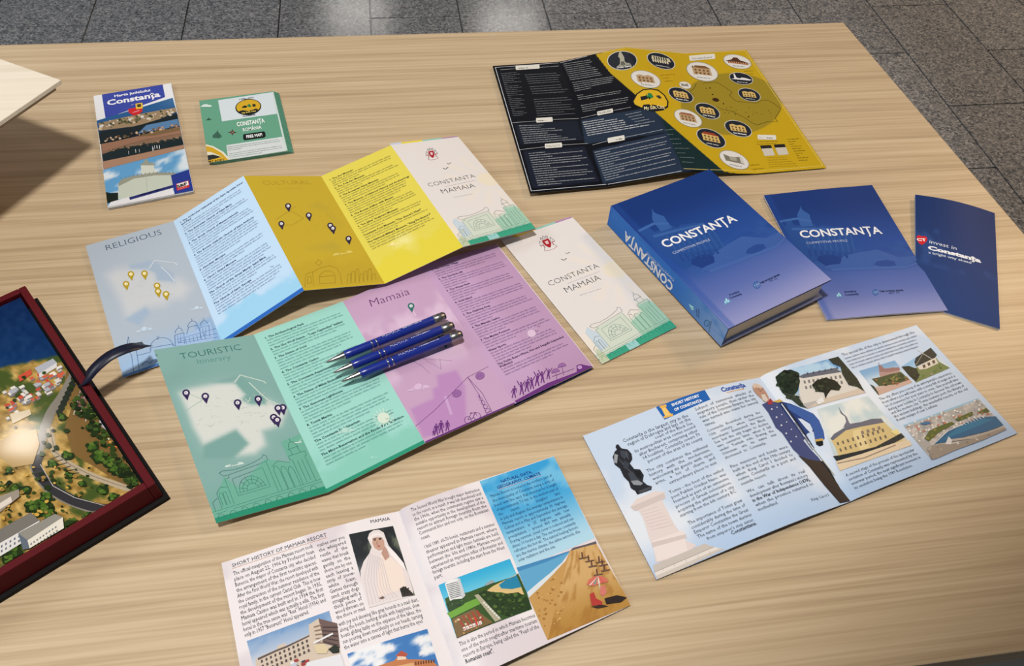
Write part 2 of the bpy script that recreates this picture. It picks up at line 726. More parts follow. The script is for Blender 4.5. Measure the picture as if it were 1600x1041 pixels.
for k in range(-12, 13):
    for j in range(-7, 9):
        u = -0.045 + TW * (k + 0.5)
        v = 2.513 + TL_ * (j + 0.5) + (0.5 * TL_ if k % 2 else 0)
        p = GU * u + GV * v
        if not (-3.0 < p[0] < 3.4 and -0.9 < p[1] < 4.2):
            continue
        if -1.3 < u < 0.35 and 0.9 < v < 1.3:
            pass
        t = bpy.data.objects.new('tile', tile_me)
        COL.objects.link(t)
        t.parent = floor
        t.location = (p[0], p[1], 0.0)
        t.rotation_euler = (0, 0, GA)


# ================================================================== table
def wood(name, dark, mid, light, ang, rough=0.38, s=1.0):
    m, n, l, b = new_mat(name)
    tc = n.new('ShaderNodeTexCoord')
    mp = n.new('ShaderNodeMapping')
    mp.inputs['Rotation'].default_value = (0, 0, -ang)
    l.new(tc.outputs['Object'], mp.inputs['Vector'])

    def noise(scale, det, sx, sy, dist=0.0):
        q = n.new('ShaderNodeMapping')
        q.inputs['Scale'].default_value = (sx, sy, 1)
        l.new(mp.outputs[0], q.inputs['Vector'])
        t = n.new('ShaderNodeTexNoise')
        t.inputs['Scale'].default_value = scale
        t.inputs['Detail'].default_value = det
        t.inputs['Distortion'].default_value = dist
        l.new(q.outputs[0], t.inputs['Vector'])
        return t
    broad = noise(12 * s, 4, 0.13, 7.5, 0.35)
    fine = noise(95 * s, 5, 0.05, 3.6, 0.2)
    add = n.new('ShaderNodeMath')
    add.operation = 'MULTIPLY_ADD'
    add.inputs[1].default_value = 0.5
    l.new(fine.outputs['Fac'], add.inputs[0])
    hb = n.new('ShaderNodeMath')
    hb.operation = 'MULTIPLY'
    hb.inputs[1].default_value = 0.5
    l.new(broad.outputs['Fac'], hb.inputs[0])
    l.new(hb.outputs[0], add.inputs[2])
    r = n.new('ShaderNodeValToRGB')
    e = r.color_ramp.elements
    e[0].position, e[0].color = 0.34, (*lin(dark), 1)
    e[1].position, e[1].color = 0.66, (*lin(light), 1)
    x = e.new(0.5)
    x.color = (*lin(mid), 1)
    l.new(add.outputs[0], r.inputs[0])
    l.new(r.outputs[0], b.inputs['Base Color'])
    b.inputs['Roughness'].default_value = rough
    b.inputs['Specular IOR Level'].default_value = 0.4
    bp = n.new('ShaderNodeBump')
    bp.inputs['Strength'].default_value = 0.08
    bp.inputs['Distance'].default_value = 0.001
    l.new(fine.outputs['Fac'], bp.inputs['Height'])
    l.new(bp.outputs[0], b.inputs['Normal'])
    return m


OAK = wood('light_oak_laminate', (170, 147, 116), (191, 168, 135), (206, 185, 153), GA)
PALE = wood('pale_birch_wood', (214, 202, 182), (224, 214, 196), (232, 224, 208), 0.2, 0.5, 0.7)

tr_ = un(1318, 35)[:2]
rdir = un(1600, 365)[:2] - tr_
fmid = un(1524, 1028)[:2]
A_ = np.array([[rdir[0], -GU[0]], [rdir[1], -GU[1]]])
kk = np.linalg.solve(A_, fmid - tr_)
fr_ = tr_ + rdir * kk[0]
bl_dir = un(0, 70)[:2] - tr_
bl_dir = bl_dir / np.linalg.norm(bl_dir)
tl_ = tr_ + bl_dir * 1.95
fl_ = fr_ - GU * 1.95
table = thing('table', 'large light oak table with printed leaflets spread over it', 'table', (*(tr_ + fl_) / 2, 0))
slab('table_top', [fl_, fr_, tr_, tl_], -0.03, 0.0, table, OAK, 0.0015)
cx = (fl_ + fr_ + tr_ + tl_) / 4
LEGM = plain('white_table_frame', (205, 205, 203), 0.4)
for c in (fl_, fr_, tr_, tl_):
    p = c + (cx - c) * 0.12
    slab('leg', [p - GU * .025 - GV * .025, p + GU * .025 - GV * .025, p + GU * .025 + GV * .025, p - GU * .025 + GV * .025], -TZ, -0.03,
         table, LEGM, 0.002)
for a, c in ((fl_, fr_), (fr_, tr_), (tr_, tl_), (tl_, fl_)):
    p, q = a + (cx - a) * 0.12, c + (cx - c) * 0.12
    d = (q - p) / np.linalg.norm(q - p)
    nn = np.array([-d[1], d[0]]) * 0.012
    p, q = p + d * 0.03, q - d * 0.03
    slab('apron', [p - nn, q - nn, q + nn, p + nn], -0.09, -0.03, table, LEGM)

# ================================================================== pale wooden stand at the far left corner
ZB = 0.12
c0 = un(95, 125, ZB)[:2]
c1 = un(0, 92, ZB)[:2]
c2 = un(0, 190, ZB)[:2]
d1 = (c1 - c0) / np.linalg.norm(c1 - c0)
d2 = (c2 - c0) / np.linalg.norm(c2 - c0)
stand = thing('display_stand', 'pale wooden stand with a square board jutting over the table corner', 'stand', (*(c0 + d1 * .2 + d2 * .2), TZ))
q = [c0, c0 + d2 * 0.36, c0 + d1 * 0.34 + d2 * 0.36, c0 + d1 * 0.34]
slab('top_board', q, ZB - 0.005, ZB, stand, PALE, 0.0006)
ins = [p + (np.mean(q, 0) - p) * 0.035 for p in q]
slab('under_board', ins, ZB - 0.012, ZB - 0.0052, stand, plain('brown_ply_edge', (150, 128, 100), 0.6, noise=0.15, scale=80), 0.0005)
pc = c0 + d1 * 0.20 + d2 * 0.22
ped = [pc - d1 * .07 - d2 * .08, pc + d1 * .12 - d2 * .08, pc + d1 * .12 + d2 * .13, pc - d1 * .07 + d2 * .13]
slab('pedestal', ped, 0.0002, ZB - 0.012, stand, PALE, 0.001)

# ================================================================== red presentation box with the photo book
HB = 0.030
k0 = un(39, 446, HB)[:2]
k1 = un(243, 755, HB)[:2]
e1 = (k1 - k0) / np.linalg.norm(k1 - k0)
e2 = np.array([e1[1], -e1[0]])
LB, WB = np.linalg.norm(k1 - k0), 0.27
box = thing('presentation_box', 'dark red presentation box with black base and navy ribbon', 'box', (*(k0 + e1 * LB / 2 + e2 * WB / 2), TZ))
RED = plain('dark_red_cloth', (84, 8, 18), 0.75, spec=0.2, noise=0.12, scale=400)
BLK = plain('black_board', (9, 9, 10), 0.7, spec=0.2)


def bx(a0, a1, b0, b1):
    return [k0 + e1 * a0 + e2 * b0, k0 + e1 * a1 + e2 * b0, k0 + e1 * a1 + e2 * b1, k0 + e1 * a0 + e2 * b1]


slab('base', bx(-0.003, LB + 0.004, -0.004, WB + 0.003), 0.0003, 0.005, box, BLK, 0.0008)
wt = 0.0075
slab('side_wall', bx(0, LB, 0, wt), 0.005, HB, box, RED, 0.0012)
slab('side_wall', bx(0, LB, WB - wt, WB), 0.005, HB, box, RED, 0.0012)
slab('side_wall', bx(0, wt, wt, WB - wt), 0.005, HB, box, RED, 0.0012)
slab('side_wall', bx(LB - 0.0075, LB, wt, WB - wt), 0.005, HB, box, RED, 0.0012)

# ribbon: arched satin strip with a notched end
NAVY = plain('navy_satin', (9, 14, 40), 0.4, noise=0.15, scale=500)
rp = [un(126, 598, 0.026), un(134, 593, 0.034), un(148, 575, 0.042), un(170, 556, 0.047), un(195, 545, 0.046), un(215, 540, 0.040), un(226, 538, 0.033)]
V, F = [], []
rp = np.array(rp)
tt = np.linspace(0, len(rp) - 1.001, 30)
pp = np.array([[np.interp(t, range(len(rp)), rp[:, c]) for c in range(3)] for t in tt])
for _ in range(3):
    pp[1:-1] = (pp[:-2] + 2 * pp[1:-1] + pp[2:]) / 4
for i, p in enumerate(pp):
    d = pp[min(i + 1, 29)] - pp[max(i - 1, 0)]
    d /= np.linalg.norm(d)
    sd_ = np.cross(d, [0, 0, 1.0])
    sd_ /= np.linalg.norm(sd_)
    for dz in (0, -0.0004):
        for k in (-1, 0, 1):
            notch = d * (0.004 if k else -0.001) if i == 29 else 0
            V.append(p + sd_ * 0.0065 * k + notch + np.array([0, 0, dz]))
for i in range(29):
    a, b = i * 6, i * 6 + 6
    F += [(a, a + 1, b + 1, b), (a + 1, a + 2, b + 2, b + 1), (a + 3, b + 3, b + 4, a + 4), (a + 4, b + 4, b + 5, a + 5),
          (a, b, b + 3, a + 3), (a + 2, a + 5, b + 5, b + 2)]
raw('ribbon', V, F, box, NAVY, smoothf=True)

# ------------------------------------------------------------------ photo book lying in the box
ZP = 0.0262
bc = bx(wt + 0.0022, LB - 0.0097, wt + 0.0026, WB - wt - 0.0022)
book = thing('photo_book', 'photo book with an aerial city photograph lying inside the red box', 'book', (*np.mean(bc, 0), TZ + 0.005))
slab('page_block', bx(wt + .0045, LB - .012, wt + .0045, WB - wt - .0045), 0.0052, ZP - 0.0012, book, plain('book_pages', (225, 220, 208), 0.7))
B3 = [np.array([*p, TZ + ZP]) for p in bc]


def aerial(st, pix):
    q = (pix - np.array([0, 420])) * 1.928
    x, y = q[:, 0], q[:, 1]
    n = fbm(x / 60, y / 60, 3)
    n2 = fbm(x / 14, y / 14, 9)
    land = np.array([168, 136, 72.]) + (n2[:, None] - 0.47) * np.array([150, 140, 110])
    land = mix(land, (66, 82, 34), smooth(0.46, 0.58, n))
    coast = 300 - 0.22 * x + 14 * (n2 - 0.5)
    sea = np.array([9, 34, 78.]) + (y[:, None] / 300) * np.array([6, 18, 20]) + (n2[:, None] - 0.5) * 22
    return mix(sea, land, smooth(-6, 6, y - coast))


pg = Page('photo_cover', book, [B3[3], B3[0], B3[1], B3[2]], aerial, 120, 130, 0.001, mat=GLOSS, rim=(210, 205, 195))
# which way round: the sea lies at the far corner, land towards the viewer
ik = pg.ink('aerial_photo_print', 'B', mat=GLOSS)


def blob(ik, x, y, r, col, n=9, sq=0.75):
    a = np.linspace(0, 2 * math.pi, n, endpoint=False)
    rr = r * (0.75 + 0.5 * RNG.random(n))
    ik.poly(np.stack([x + rr * np.cos(a), y + rr * sq * np.sin(a)], 1), col)


# rail yard and roads
ik.poly([(205, 300), (262, 335), (330, 470), (430, 655), (395, 670), (290, 600), (220, 560), (195, 480), (215, 420), (185, 380)], (120, 92, 50))
ik.poly([(240, 365), (272, 385), (262, 430), (232, 420)], (128, 96, 88))
for i in range(5):
    ik.line([(250 + i * 9, 362 + i * 8), (222 + i * 9, 440 + i * 5)], 0.8, (150, 70, 60) if i % 2 else (205, 200, 195))
ik.line([(228, 310), (190, 380), (150, 440), (118, 540), (110, 600), (150, 660), (220, 700), (320, 735)], 9.5, (128, 122, 112))
ik.line([(120, 560), (112, 600), (150, 655), (225, 700), (330, 730)], 8.5, (52, 50, 54))
ik.line([(122, 590), (160, 655), (225, 690), (320, 722)], 0.5, (200, 196, 188))
ik.line([(150, 480), (165, 550), (210, 590), (280, 625), (400, 668)], 5.5, (176, 160, 134))
ik.line([(150, 480), (165, 550), (210, 590), (280, 625), (400, 668)], 0.6, (120, 104, 86))
for i in range(9):
    x, y = 168 + i * 6.5, 430 - i * 14
    ik.poly([(x, y), (x + 14, y - 14), (x + 22, y + 6), (x + 8, y + 22)], (40, 46, 36))
for i in range(6):
    ik.line([(150 + 12 * i, 575 + i * 9), (178 + 12 * i, 565 + i * 10)], 1.0, (60, 56, 52))
ik.poly([(300, 455), (330, 470), (335, 478), (300, 470)], (190, 188, 200))
for i in range(26):
    blob(ik, 325 + RNG.random() * 40, 510 + RNG.random() * 30, 4, [(220, 150, 60), (210, 90, 60), (226, 214, 190)][i % 3], 5)
# old town roofs along the coast
for i in range(60):
    t = RNG.random()
    x = t * 185
    y = 385 - x * 0.52 + RNG.random() * (60 + 30 * (1 - t)) - 12
    w, h = 8 + 9 * RNG.random(), 5 + 5 * RNG.random()
    c = [(188, 76, 52), (206, 200, 190), (168, 170, 176), (222, 216, 206), (196, 92, 64)][i % 5]
    ik.poly([(x, y), (x + w, y - w * .5), (x + w + h, y - w * .5 + h), (x + h, y + h)], c)
    ik.poly([(x + h, y + h), (x + w + h, y - w * .5 + h), (x + w + h, y - w * .5 + h + 5), (x + h, y + h + 5)], (120, 116, 116))
ik.poly([(55, 325), (92, 304), (98, 318), (60, 342)], (196, 78, 56))
ik.poly([(105, 300), (160, 272), (172, 284), (118, 318)], (168, 172, 182))
ik.poly([(118, 318), (172, 284), (172, 298), (120, 330)], (208, 206, 204))
# open ground with glare of bare earth
ik.poly([(0, 520), (40, 500), (110, 485), (120, 530), (100, 590), (40, 600), (0, 570)], (178, 148, 96))
ik.poly([(30, 440), (90, 425), (95, 440), (40, 468)], (206, 190, 160))
# trees
for i in range(150):
    x, y = RNG.random() * 420, 290 + RNG.random() * 600
    if y < 330 - x * 0.2 or (60 < x < 210 and 330 < y < 470) or (x < 110 and 480 < y < 600) or (y > 660 and x > 190):
        continue
    blob(ik, x, y, 4 + 7 * RNG.random(), [(36, 52, 22), (52, 70, 28), (30, 42, 24)][i % 3])
for (x, y, r) in ((125, 725, 36), (100, 720, 26), (150, 740, 24), (140, 690, 20), (300, 570, 26), (330, 585, 22), (280, 540, 20), (370, 610, 26), (345, 600, 24),
                  (270, 440, 24), (285, 480, 22), (190, 450, 14), (205, 565, 18), (160, 590, 16), (220, 770, 22), (40, 860, 30), (30, 880, 22),
                  (400, 640, 20), (310, 670, 18), (345, 690, 18), (210, 625, 15), (250, 650, 13), (270, 745, 14), (80, 670, 16), (50, 665, 18), (30, 610, 14)):
    blob(ik, x, y, r, (34, 50, 22), 13)
    for j in range(7):
        blob(ik, x + (RNG.random() - .6) * r, y + (RNG.random() - .65) * r, r * 0.34, [(70, 100, 34), (54, 84, 28), (88, 112, 44)][j % 3], 7)
for i in range(130):
    t, w = RNG.random(), (RNG.random() - .5)
    x, y = 235 + 190 * t + w * 46, 390 + 270 * t - w * 40
    blob(ik, x, y, 4 + 6 * RNG.random(), [(34, 48, 22), (48, 66, 28), (62, 84, 34), (28, 38, 20)][i % 4])
for i in range(90):
    x, y = RNG.random() * 250, 600 + RNG.random() * 170
    if abs(y - 620 - x * .42) < 22 or x < 40 and y < 640:
        continue
    blob(ik, x, y, 3 + 5 * RNG.random(), [(40, 56, 24), (58, 76, 32), (196, 158, 72), (150, 118, 58)][i % 4])
# white hospital blocks near the front
ik.poly([(0, 790), (95, 738), (122, 762), (0, 832)], (116, 112, 106))
ik.poly([(0, 832), (122, 762), (118, 800), (0, 872)], (214, 212, 208))
for i in range(8):
    for j in range(2):
        x, y = 6 + i * 13, 838 - i * 7.6 + j * 14
        ik.poly([(x, y), (x + 5, y - 3), (x + 5, y + 4), (x, y + 7)], (96, 104, 118))
ik.poly([(58, 800), (168, 742), (192, 752), (86, 822)], (140, 136, 128))
ik.poly([(86, 822), (192, 752), (204, 800), (104, 868)], (222, 216, 202))
ik.poly([(58, 800), (86, 822), (104, 868), (72, 850)], (96, 106, 118))
for j in range(4):
    for i in range(9):
        x, y = 94 + i * 9.2 + j * 3.5, 832 - i * 6.3 + j * 11
        ik.poly([(x, y), (x + 5, y - 3.4), (x + 6, y + 2), (x + 1, y + 5)], (128, 130, 134))
blob(ik, 150, 845, 22, (48, 66, 28))
blob(ik, 215, 772, 18, (40, 58, 26))
ik.poly([(0, 905), (22, 893), (34, 905), (0, 925)], (204, 82, 50))
ik.poly([(0, 690), (60, 668), (62, 690), (0, 740)], (150, 140, 126))
ik.poly([(0, 712), (36, 690), (40, 706), (0, 730)], (214, 204, 192))
ik.build()

# ================================================================== accordion leaflets
def soft(st, pg_xy, crop, poly, blur):
    """soft mask of a traced polygon; pg_xy = pixel positions of the sheet's grid"""
    return smooth(-blur, blur, polydist(pg_xy, px(crop, poly)))


def cols3(base, st):
    return np.tile(np.asarray(base, float), (len(st), 1))


def entries(page, heads, t0, t1, nl, col, hcol, s0=0.09, s1=0.93, hs=1.0):
    """numbered headings each followed by small print, laid out down one panel"""
    tot = sum(n + 1.35 for n in nl)
    dt = (t1 - t0) / tot
    t = t0
    sz = dt * page.H
    for h, n in zip(heads, nl):
        hd = page.ink('heading_lettering', None)
        bd = page.ink('body_lettering', None)
        for part in h.split('\n'):
            v, _ = glyphs(part, 0.03, 1)
            L = v[:, 0].max() * sz * 1.02 * hs / page.W
            hd.text(part, (s0, t), (min(s1 + .03, s0 + L), t), hcol, 0.03, res=1)
            t += dt
        for i in range(n):
            bd.greek((s0 + 0.005, t), (s1, t), sz * 0.80, col, fill=(0.35 + 0.5 * random.random()) if i == n - 1 else 0.93 + 0.07 * random.random(), off=1.1)
            t += dt
        t += dt * 0.35
        hd.build()
        bd.build()


def pin(src, x, y, r, col, num, inner=(225, 222, 228)):
    ik = src.g.ink(src.name, src.crop, 2)
    ik.base += (src.n_pins if hasattr(src, 'n_pins') else 0) * 2e-5
    src.n_pins = getattr(src, 'n_pins', 0) + 1
    ik.poly([(x - r * .85, y + r * .5), (x + r * .85, y + r * .3), (x + r * .35, y + r * 2.0)], col)
    ik.ell((x, y), (r, 0), (0, r * .92), col, 16)
    ik.ell((x, y), (r * .52, 0), (0, r * .48), inner, 12)
    h_ = .07 if num == '1' else .17
    ik.text(num, (x - r * h_, y + r * .26), (x + r * h_, y + r * .25), col, 0.01, k=1.0)
    ik.build()


def cloud(src, x, y, w, col):
    ik = src.g.ink(src.name, src.crop, 2)
    a = np.linspace(0, math.pi, 9)
    pts = [(x, y)]
    for cx_, cw, ch in ((.2, .2, .12), (.5, .22, .26), (.8, .2, .14)):
        pts += [(x + w * (cx_ - cw * math.cos(q)), y - w * 0.18 * cx_ - w * ch * math.sin(q)) for q in a]
    pts += [(x + w, y - w * 0.18)]
    ik.poly(pts, col)
    ik.build()


def arc_st(ik, c, rx, ry, w, col, a0=math.pi, a1=2 * math.pi, n=10):
    an = np.linspace(a0, a1, n + 1)
    ik.line(np.stack([c[0] + rx * np.cos(an), c[1] + ry * np.sin(an)], 1), w, col)


def casino(ik, col, w=0.35):
    """line drawing of the seaside casino along the foot of a panel, panel coordinates"""
    L = ik.line
    L([(0.0, .945), (1.0, .925)], w, col)
    L([(0.02, .958), (1.0, .938)], w, col)
    L([(.20, .935), (.20, .80), (.24, .80), (.24, .785), (.20, .785), (.17, .765), (.21, .757), (.30, .766), (.40, .762), (.50, .752), (.58, .738), (.60, .725), (.625, .735), (.62, .76), (.58, .765), (.24, .785)], w, col)
    L([(.60, .765), (.60, .93)], w, col)
    L([(.26, .81), (.26, .90), (.55, .895), (.55, .79), (.26, .81)], w, col)
    for r in (.115, .085, .05):
        arc_st(ik, (.40, .885), r, r * .60, w, col)
    for a in np.linspace(math.pi * 1.1, math.pi * 1.9, 6):
        L([(.40 + .05 * math.cos(a), .885 + .03 * math.sin(a)), (.40 + .115 * math.cos(a), .885 + .069 * math.sin(a))], w, col)
    L([(.27, .888), (.53, .882)], w, col)
    for x in (.12, .155):
        arc_st(ik, (x, .875), .014, .012, w, col)
        L([(x - .014, .875), (x - .014, .93)], w, col)
        L([(x + .014, .875), (x + .014, .93)], w, col)
    L([(.09, .94), (.09, .86), (.14, .835), (.19, .845)], w, col)
    L([(.03, .945), (.03, .90), (.08, .885)], w, col)
    for i, x in enumerate((.66, .72, .78)):
        arc_st(ik, (x, .83 + .01 * i), .026, .03, w, col)
        L([(x - .026, .83 + .01 * i), (x - .026, .93)], w, col)
        L([(x + .026, .83 + .01 * i), (x + .026, .93)], w, col)
    L([(.63, .80), (.70, .775), (.80, .80)], w, col)
    # clock tower
    L([(.83, .93), (.83, .79), (.81, .785), (.81, .765), (.97, .758), (.97, .78), (.95, .785), (.95, .925)], w, col)
    L([(.85, .765), (.85, .735), (.83, .73), (.93, .724), (.92, .73), (.93, .76)], w, col)
    arc_st(ik, (.885, .727), .04, .035, w, col)
    L([(.885, .692), (.885, .672)], w, col)
    L([(.87, .80), (.87, .92)], w, col)
    L([(.91, .797), (.91, .915)], w, col)
    for i in range(9):
        arc_st(ik, (.06 + i * .105, .985 - i * .002), .03, .022, w, col)


def crest(ik, c, u, v, s):
    """town crest: red shield with crown and supporters; u, v unit vectors right / down in crop units"""
    c, u, v = np.array(c, float), np.array(u, float) * s, np.array(v, float) * s

    def p(*q):
        return [c + u * a + v * b for a, b in q]
    red, grey = (168, 34, 44), (92, 80, 84)
    ik.line(p((-1.0, .2), (-.75, -.5), (-.5, -.1), (-.6, .5), (-.85, .9)), 0.5, grey)
    ik.line(p((1.0, .2), (.75, -.5), (.5, -.1), (.6, .5), (.85, .9)), 0.5, grey)
    ik.line(p((-.95, .3), (-.7, .1), (-.55, .6)), 0.7, red)
    ik.line(p((.95, .3), (.7, .1), (.55, .6)), 0.7, red)
    ik.poly(p((-.45, -.45), (.45, -.45), (.45, .25), (.2, .65), (0, .8), (-.2, .65), (-.45, .25)), red)
    ik.poly(p((-.22, -.2), (.22, -.2), (.16, .25), (-.16, .25)), (222, 196, 196))
    ik.line(p((-.5, -.6), (-.4, -.9), (-.2, -.7), (0, -1.0), (.2, -.7), (.4, -.9), (.5, -.6)), 0.5, grey, closed=True)
    ik.line(p((-.9, .95), (-.3, 1.1), (.3, 1.1), (.9, .95)), 0.5, (190, 120, 120))


def bird(ik, x, y, s, col=(40, 44, 52), w=0.5):
    ik.poly([(x, y), (x - s, y - s * .45), (x - s * .5, y - s * .45), (x, y - s * .1), (x + s * .45, y - s * .65), (x + s, y - s * .75)], col)


def panels(root, px_cols, ztop, zbot, colors, nu=48, nv=90, names='panel', bumps=None):
    out = []
    for i in range(len(px_cols) - 1):
        a, b = px_cols[i], px_cols[i + 1]
        tl, bl = un(*a[0], ztop[i]), un(*a[1], zbot[i])
        tr, br = un(*b[0], ztop[i + 1]), un(*b[1], zbot[i + 1])
        out.append(Page(names, root, [tl, tr, br, bl], colors[i], nu, nv, bumps=None) if False else
                   Page(names, root, [tl, tr, br, bl], colors[i], nu, nv))
    return out


mm = 0.001
# ------------------------------------------------------------------ leaflet 1: religious / cultural / cover
L1 = [((133.7, 384), (192.5, 590)), ((271, 345.6), (348, 538)), ((380.4, 274.7), (475, 454)), ((501.8, 275.3), (601.3, 443.4)),
      ((610.7, 227), (723.5, 386)), ((716, 214), (837, 357))]
lf1 = thing('accordion_leaflet', 'accordion-folded leaflet with pale blue religious and yellow cultural map panels', 'leaflet',
            un(430, 400, 0), 'accordion tourist leaflets')
LAND_C = [(140, 520), (190, 490), (255, 485), (340, 490), (375, 515), (385, 545), (465, 555), (470, 535), (500, 540), (545, 580), (510, 630), (450, 640),
          (420, 665), (320, 680), (240, 730), (210, 650), (180, 590)]


def c_rel(st, pp):
    c = cols3((172, 184, 197), st)  # base toned down for the panel's tilt, its shade put into the colour
    c = mix(c, (196, 200, 204), soft(st, pp, 'C', LAND_C, 12))
    c = mix(c, (160, 178, 198), soft(st, pp, 'C', [(250, 470), (365, 450), (345, 490), (255, 490)], 3))
    c = mix(c, (160, 178, 198), soft(st, pp, 'C', [(345, 495), (370, 455), (465, 515), (465, 552), (385, 545), (375, 510)], 2))
    c = mix(c, (158, 178, 200), soft(st, pp, 'C', [(225, 735), (330, 672), (350, 700), (300, 760)], 4))
    c = mix(c, (150, 186, 226), smooth(0.72, 0.98, st[:, 1]) * 0.8)
    return mix(c, (120, 164, 214), soft(st, pp, 'C', [(560, 760), (640, 720), (690, 830), (600, 860)], 4) * .5)


def c_blue(st, pp):
    c = cols3((190, 218, 243), st)
    n = fbm(st[:, 0] * 5, st[:, 1] * 10, 5)
    return mix(c, (146, 204, 236), smooth(0.83, 0.88, st[:, 1] + (n - .5) * .25) * .75)


def c_cul(st, pp):
    c = cols3((194, 168, 48), st)
    c = mix(c, (180, 158, 56), soft(st, pp, 'D', [(420, 455), (470, 430), (530, 465), (520, 480)], 6) * .7)
    c = mix(c, (182, 160, 56), soft(st, pp, 'D', [(530, 480), (620, 560), (600, 580), (540, 520)], 6) * .5)
    c = mix(c, (178, 158, 62), soft(st, pp, 'D', [(410, 700), (560, 660), (600, 690), (590, 720)], 8) * .6)
    n = fbm(st[:, 0] * 4, st[:, 1] * 8, 8)
    return mix(c, (186, 158, 48), smooth(.76, .84, st[:, 1] + (n - .5) * .2) * .6)


def c_yel(st, pp):
    c = cols3((222, 208, 86), st)
    n = fbm(st[:, 0] * 4, st[:, 1] * 9, 12)
    c = mix(c, (240, 236, 190), smooth(.1, 0, np.hypot((st[:, 0] - .45) * .47, st[:, 1] - .78)) * .6)
    return mix(c, (222, 206, 60), smooth(.80, .86, st[:, 1] + (n - .5) * .3) * .7)


def c_cover(st, pp):
    c = cols3((224, 219, 217), st)
    x, y = st[:, 0], st[:, 1]
    c = mix(c, (232, 220, 190), smooth(.17, .12, np.hypot(x - .93, (y - .48) * 2.1)) * .7)
    a = np.arctan2((y - .48) * 2.1, x - .93)
    r = np.hypot(x - .93, (y - .48) * 2.1)
    c = mix(c, (232, 222, 206), smooth(.2, .26, r) * smooth(.62, .5, r) * (np.sin(a * 13) > .2) * .45)
    n = fbm(x * 5, y * 5, 15)
    g = smooth(.80, .99, y + (n - .5) * .12)
    return mix(c, (236, 224, 204), smooth(.74, .84, y) * .5) * (1 - 0.0 * g[:, None])


P1, P2, P3, P4, P5 = panels(lf1, L1, [x * mm for x in (4, 2, 30, 5, 24, 9)], [x * mm for x in (3, 2, 30, 11, 27, 16)],
                            [c_rel, c_blue, c_cul, c_yel, c_cover])
dk = (52, 74, 112)
P1.ink('title_lettering', 'C').text('RELIGIOUS', (143, 403), (408, 325), (70, 88, 112), -0.012, k=1.0).build()
m1 = P1.ink('map_print', 'C')
m1.line([(345, 490), (372, 450), (470, 462), (480, 472)], 1.0, (205, 214, 222))
m1.line([(402, 480), (440, 515), (468, 550)], 1.0, (205, 214, 222))
for i in range(26):
    x, y = 200 + RNG.random() * 280, 520 + RNG.random() * 110
    m1.line([(x, y), (x + 30 * (RNG.random() - .2), y + 20 * (RNG.random() - .4))], 0.35, (192, 200, 208))
m1.build()
pn = P1.ink('pin_mark', 'C', 2)
for i, (x, y) in enumerate(((259, 516), (324, 513), (236, 563), (384, 571), (389, 598), (427, 612))):
    pin(pn, x, y, 16, (176, 150, 40), str(i + 1), (240, 232, 190))
pn.build()
sk = P1.ink('skyline_print', 'C', 2)
b1 = (74, 108, 160)
sk.poly([(560, 790), (640, 742), (660, 830), (590, 858), (480, 858), (475, 810)], (158, 186, 222))
sk.line([(238, 880), (246, 815), (262, 878), (252, 890), (262, 905), (275, 1000)], 0.45, b1)
sk.line([(238, 880), (262, 878), (285, 880), (300, 985)], 0.45, b1)
sk.ell((405, 868), (55, -8), (4, 48), b1, 20, math.pi, 2 * math.pi, w=0.45)
sk.line([(383, 812), (388, 828), (394, 812)], 0.45, b1)
sk.line([(290, 905), (350, 890), (356, 868), (460, 850), (470, 862)], 0.45, b1)
for x, y in ((332, 950), (372, 940)):
    sk.ell((x, y), (18, -3), (2, 16), b1, 10, math.pi, 2 * math.pi, w=0.45)
for x, y in ((490, 800), (610, 765)):
    sk.line([(x - 18, y + 60), (x - 22, y + 8), (x + 22, y - 4), (x + 26, y + 50)], 0.5, b1)
    sk.ell((x - 2, y - 6), (17, -4), (1, 20), b1, 10, math.pi, 2 * math.pi, w=0.5)
    sk.line([(x - 3, y - 26), (x - 4, y - 40)], 0.4, b1)
    sk.line([(x - 8, y + 10), (x - 5, y + 45), (x + 8, y + 42), (x + 6, y + 6)], 0.4, b1)
sk.line([(525, 805), (535, 770), (575, 760), (590, 790)], 0.5, b1)
sk.ell((553, 765), (22, -5), (1, 24), b1, 10, math.pi, 2 * math.pi, w=0.5)
sk.line([(551, 742), (550, 728)], 0.4, b1)
for dx, dy in ((0, 0), (14, 48), (24, 82)):
    sk.line([(478 + dx * .3, 830 + dy * .2), (665 + dx * .3, 776 + dy * .5)], 0.4, b1)
for i in range(6):
    sk.line([(520 + i * 18, 822 - i * 5), (525 + i * 18, 850 - i * 5)], 0.4, b1)
sk.build()
cl = P1.ink('cloud_print', 'C', 2)
cloud(cl, 285, 795, 80, (190, 208, 226))
cloud(cl, 545, 690, 60, (196, 212, 228))
cl.build()
P1.ink('bottom_band', None).poly([(0, .985), (1, .985), (1, 1), (0, 1)], (70, 118, 180)).build()
entries(P2, ['1. The Orthodox Cathedral of the Saint Apostles Peter\nand Paul', '2. The Armenian Church of Saint Mary', '3. The Greek Church of Metamorphosis',
             '4. The Roman Catholic Church of Saint Anthony', '5. Hunchiar Mosque', '6. Carol I Grand Mosque',
             'The Church of the Great Martyr Saint Mina', 'The Church of Saint George'], .05, .82, (3, 3, 4, 5, 3, 4, 3, 4), (118, 134, 166), (38, 52, 96), .07, .93)
P2.ink('bottom_band', None).poly([(0, .975), (1, .975), (1, 1), (0, 1)], (44, 104, 190)).build()
bb = P2.ink('bird_print', 'D', 2)
bird(bb, 203, 810, 12, (50, 70, 110))
bb.build()
P3.ink('title_lettering', 'D').text('CULTURAL', (155, 330), (432, 327), (172, 144, 40), -0.012).text('itinerary', (240, 358), (380, 355), (190, 162, 46), -0.02, k=.8).build()
m3 = P3.ink('map_print', 'D')
m3.line([(230, 530), (310, 480), (388, 525), (320, 565), (265, 565)], 0.5, (160, 136, 44))
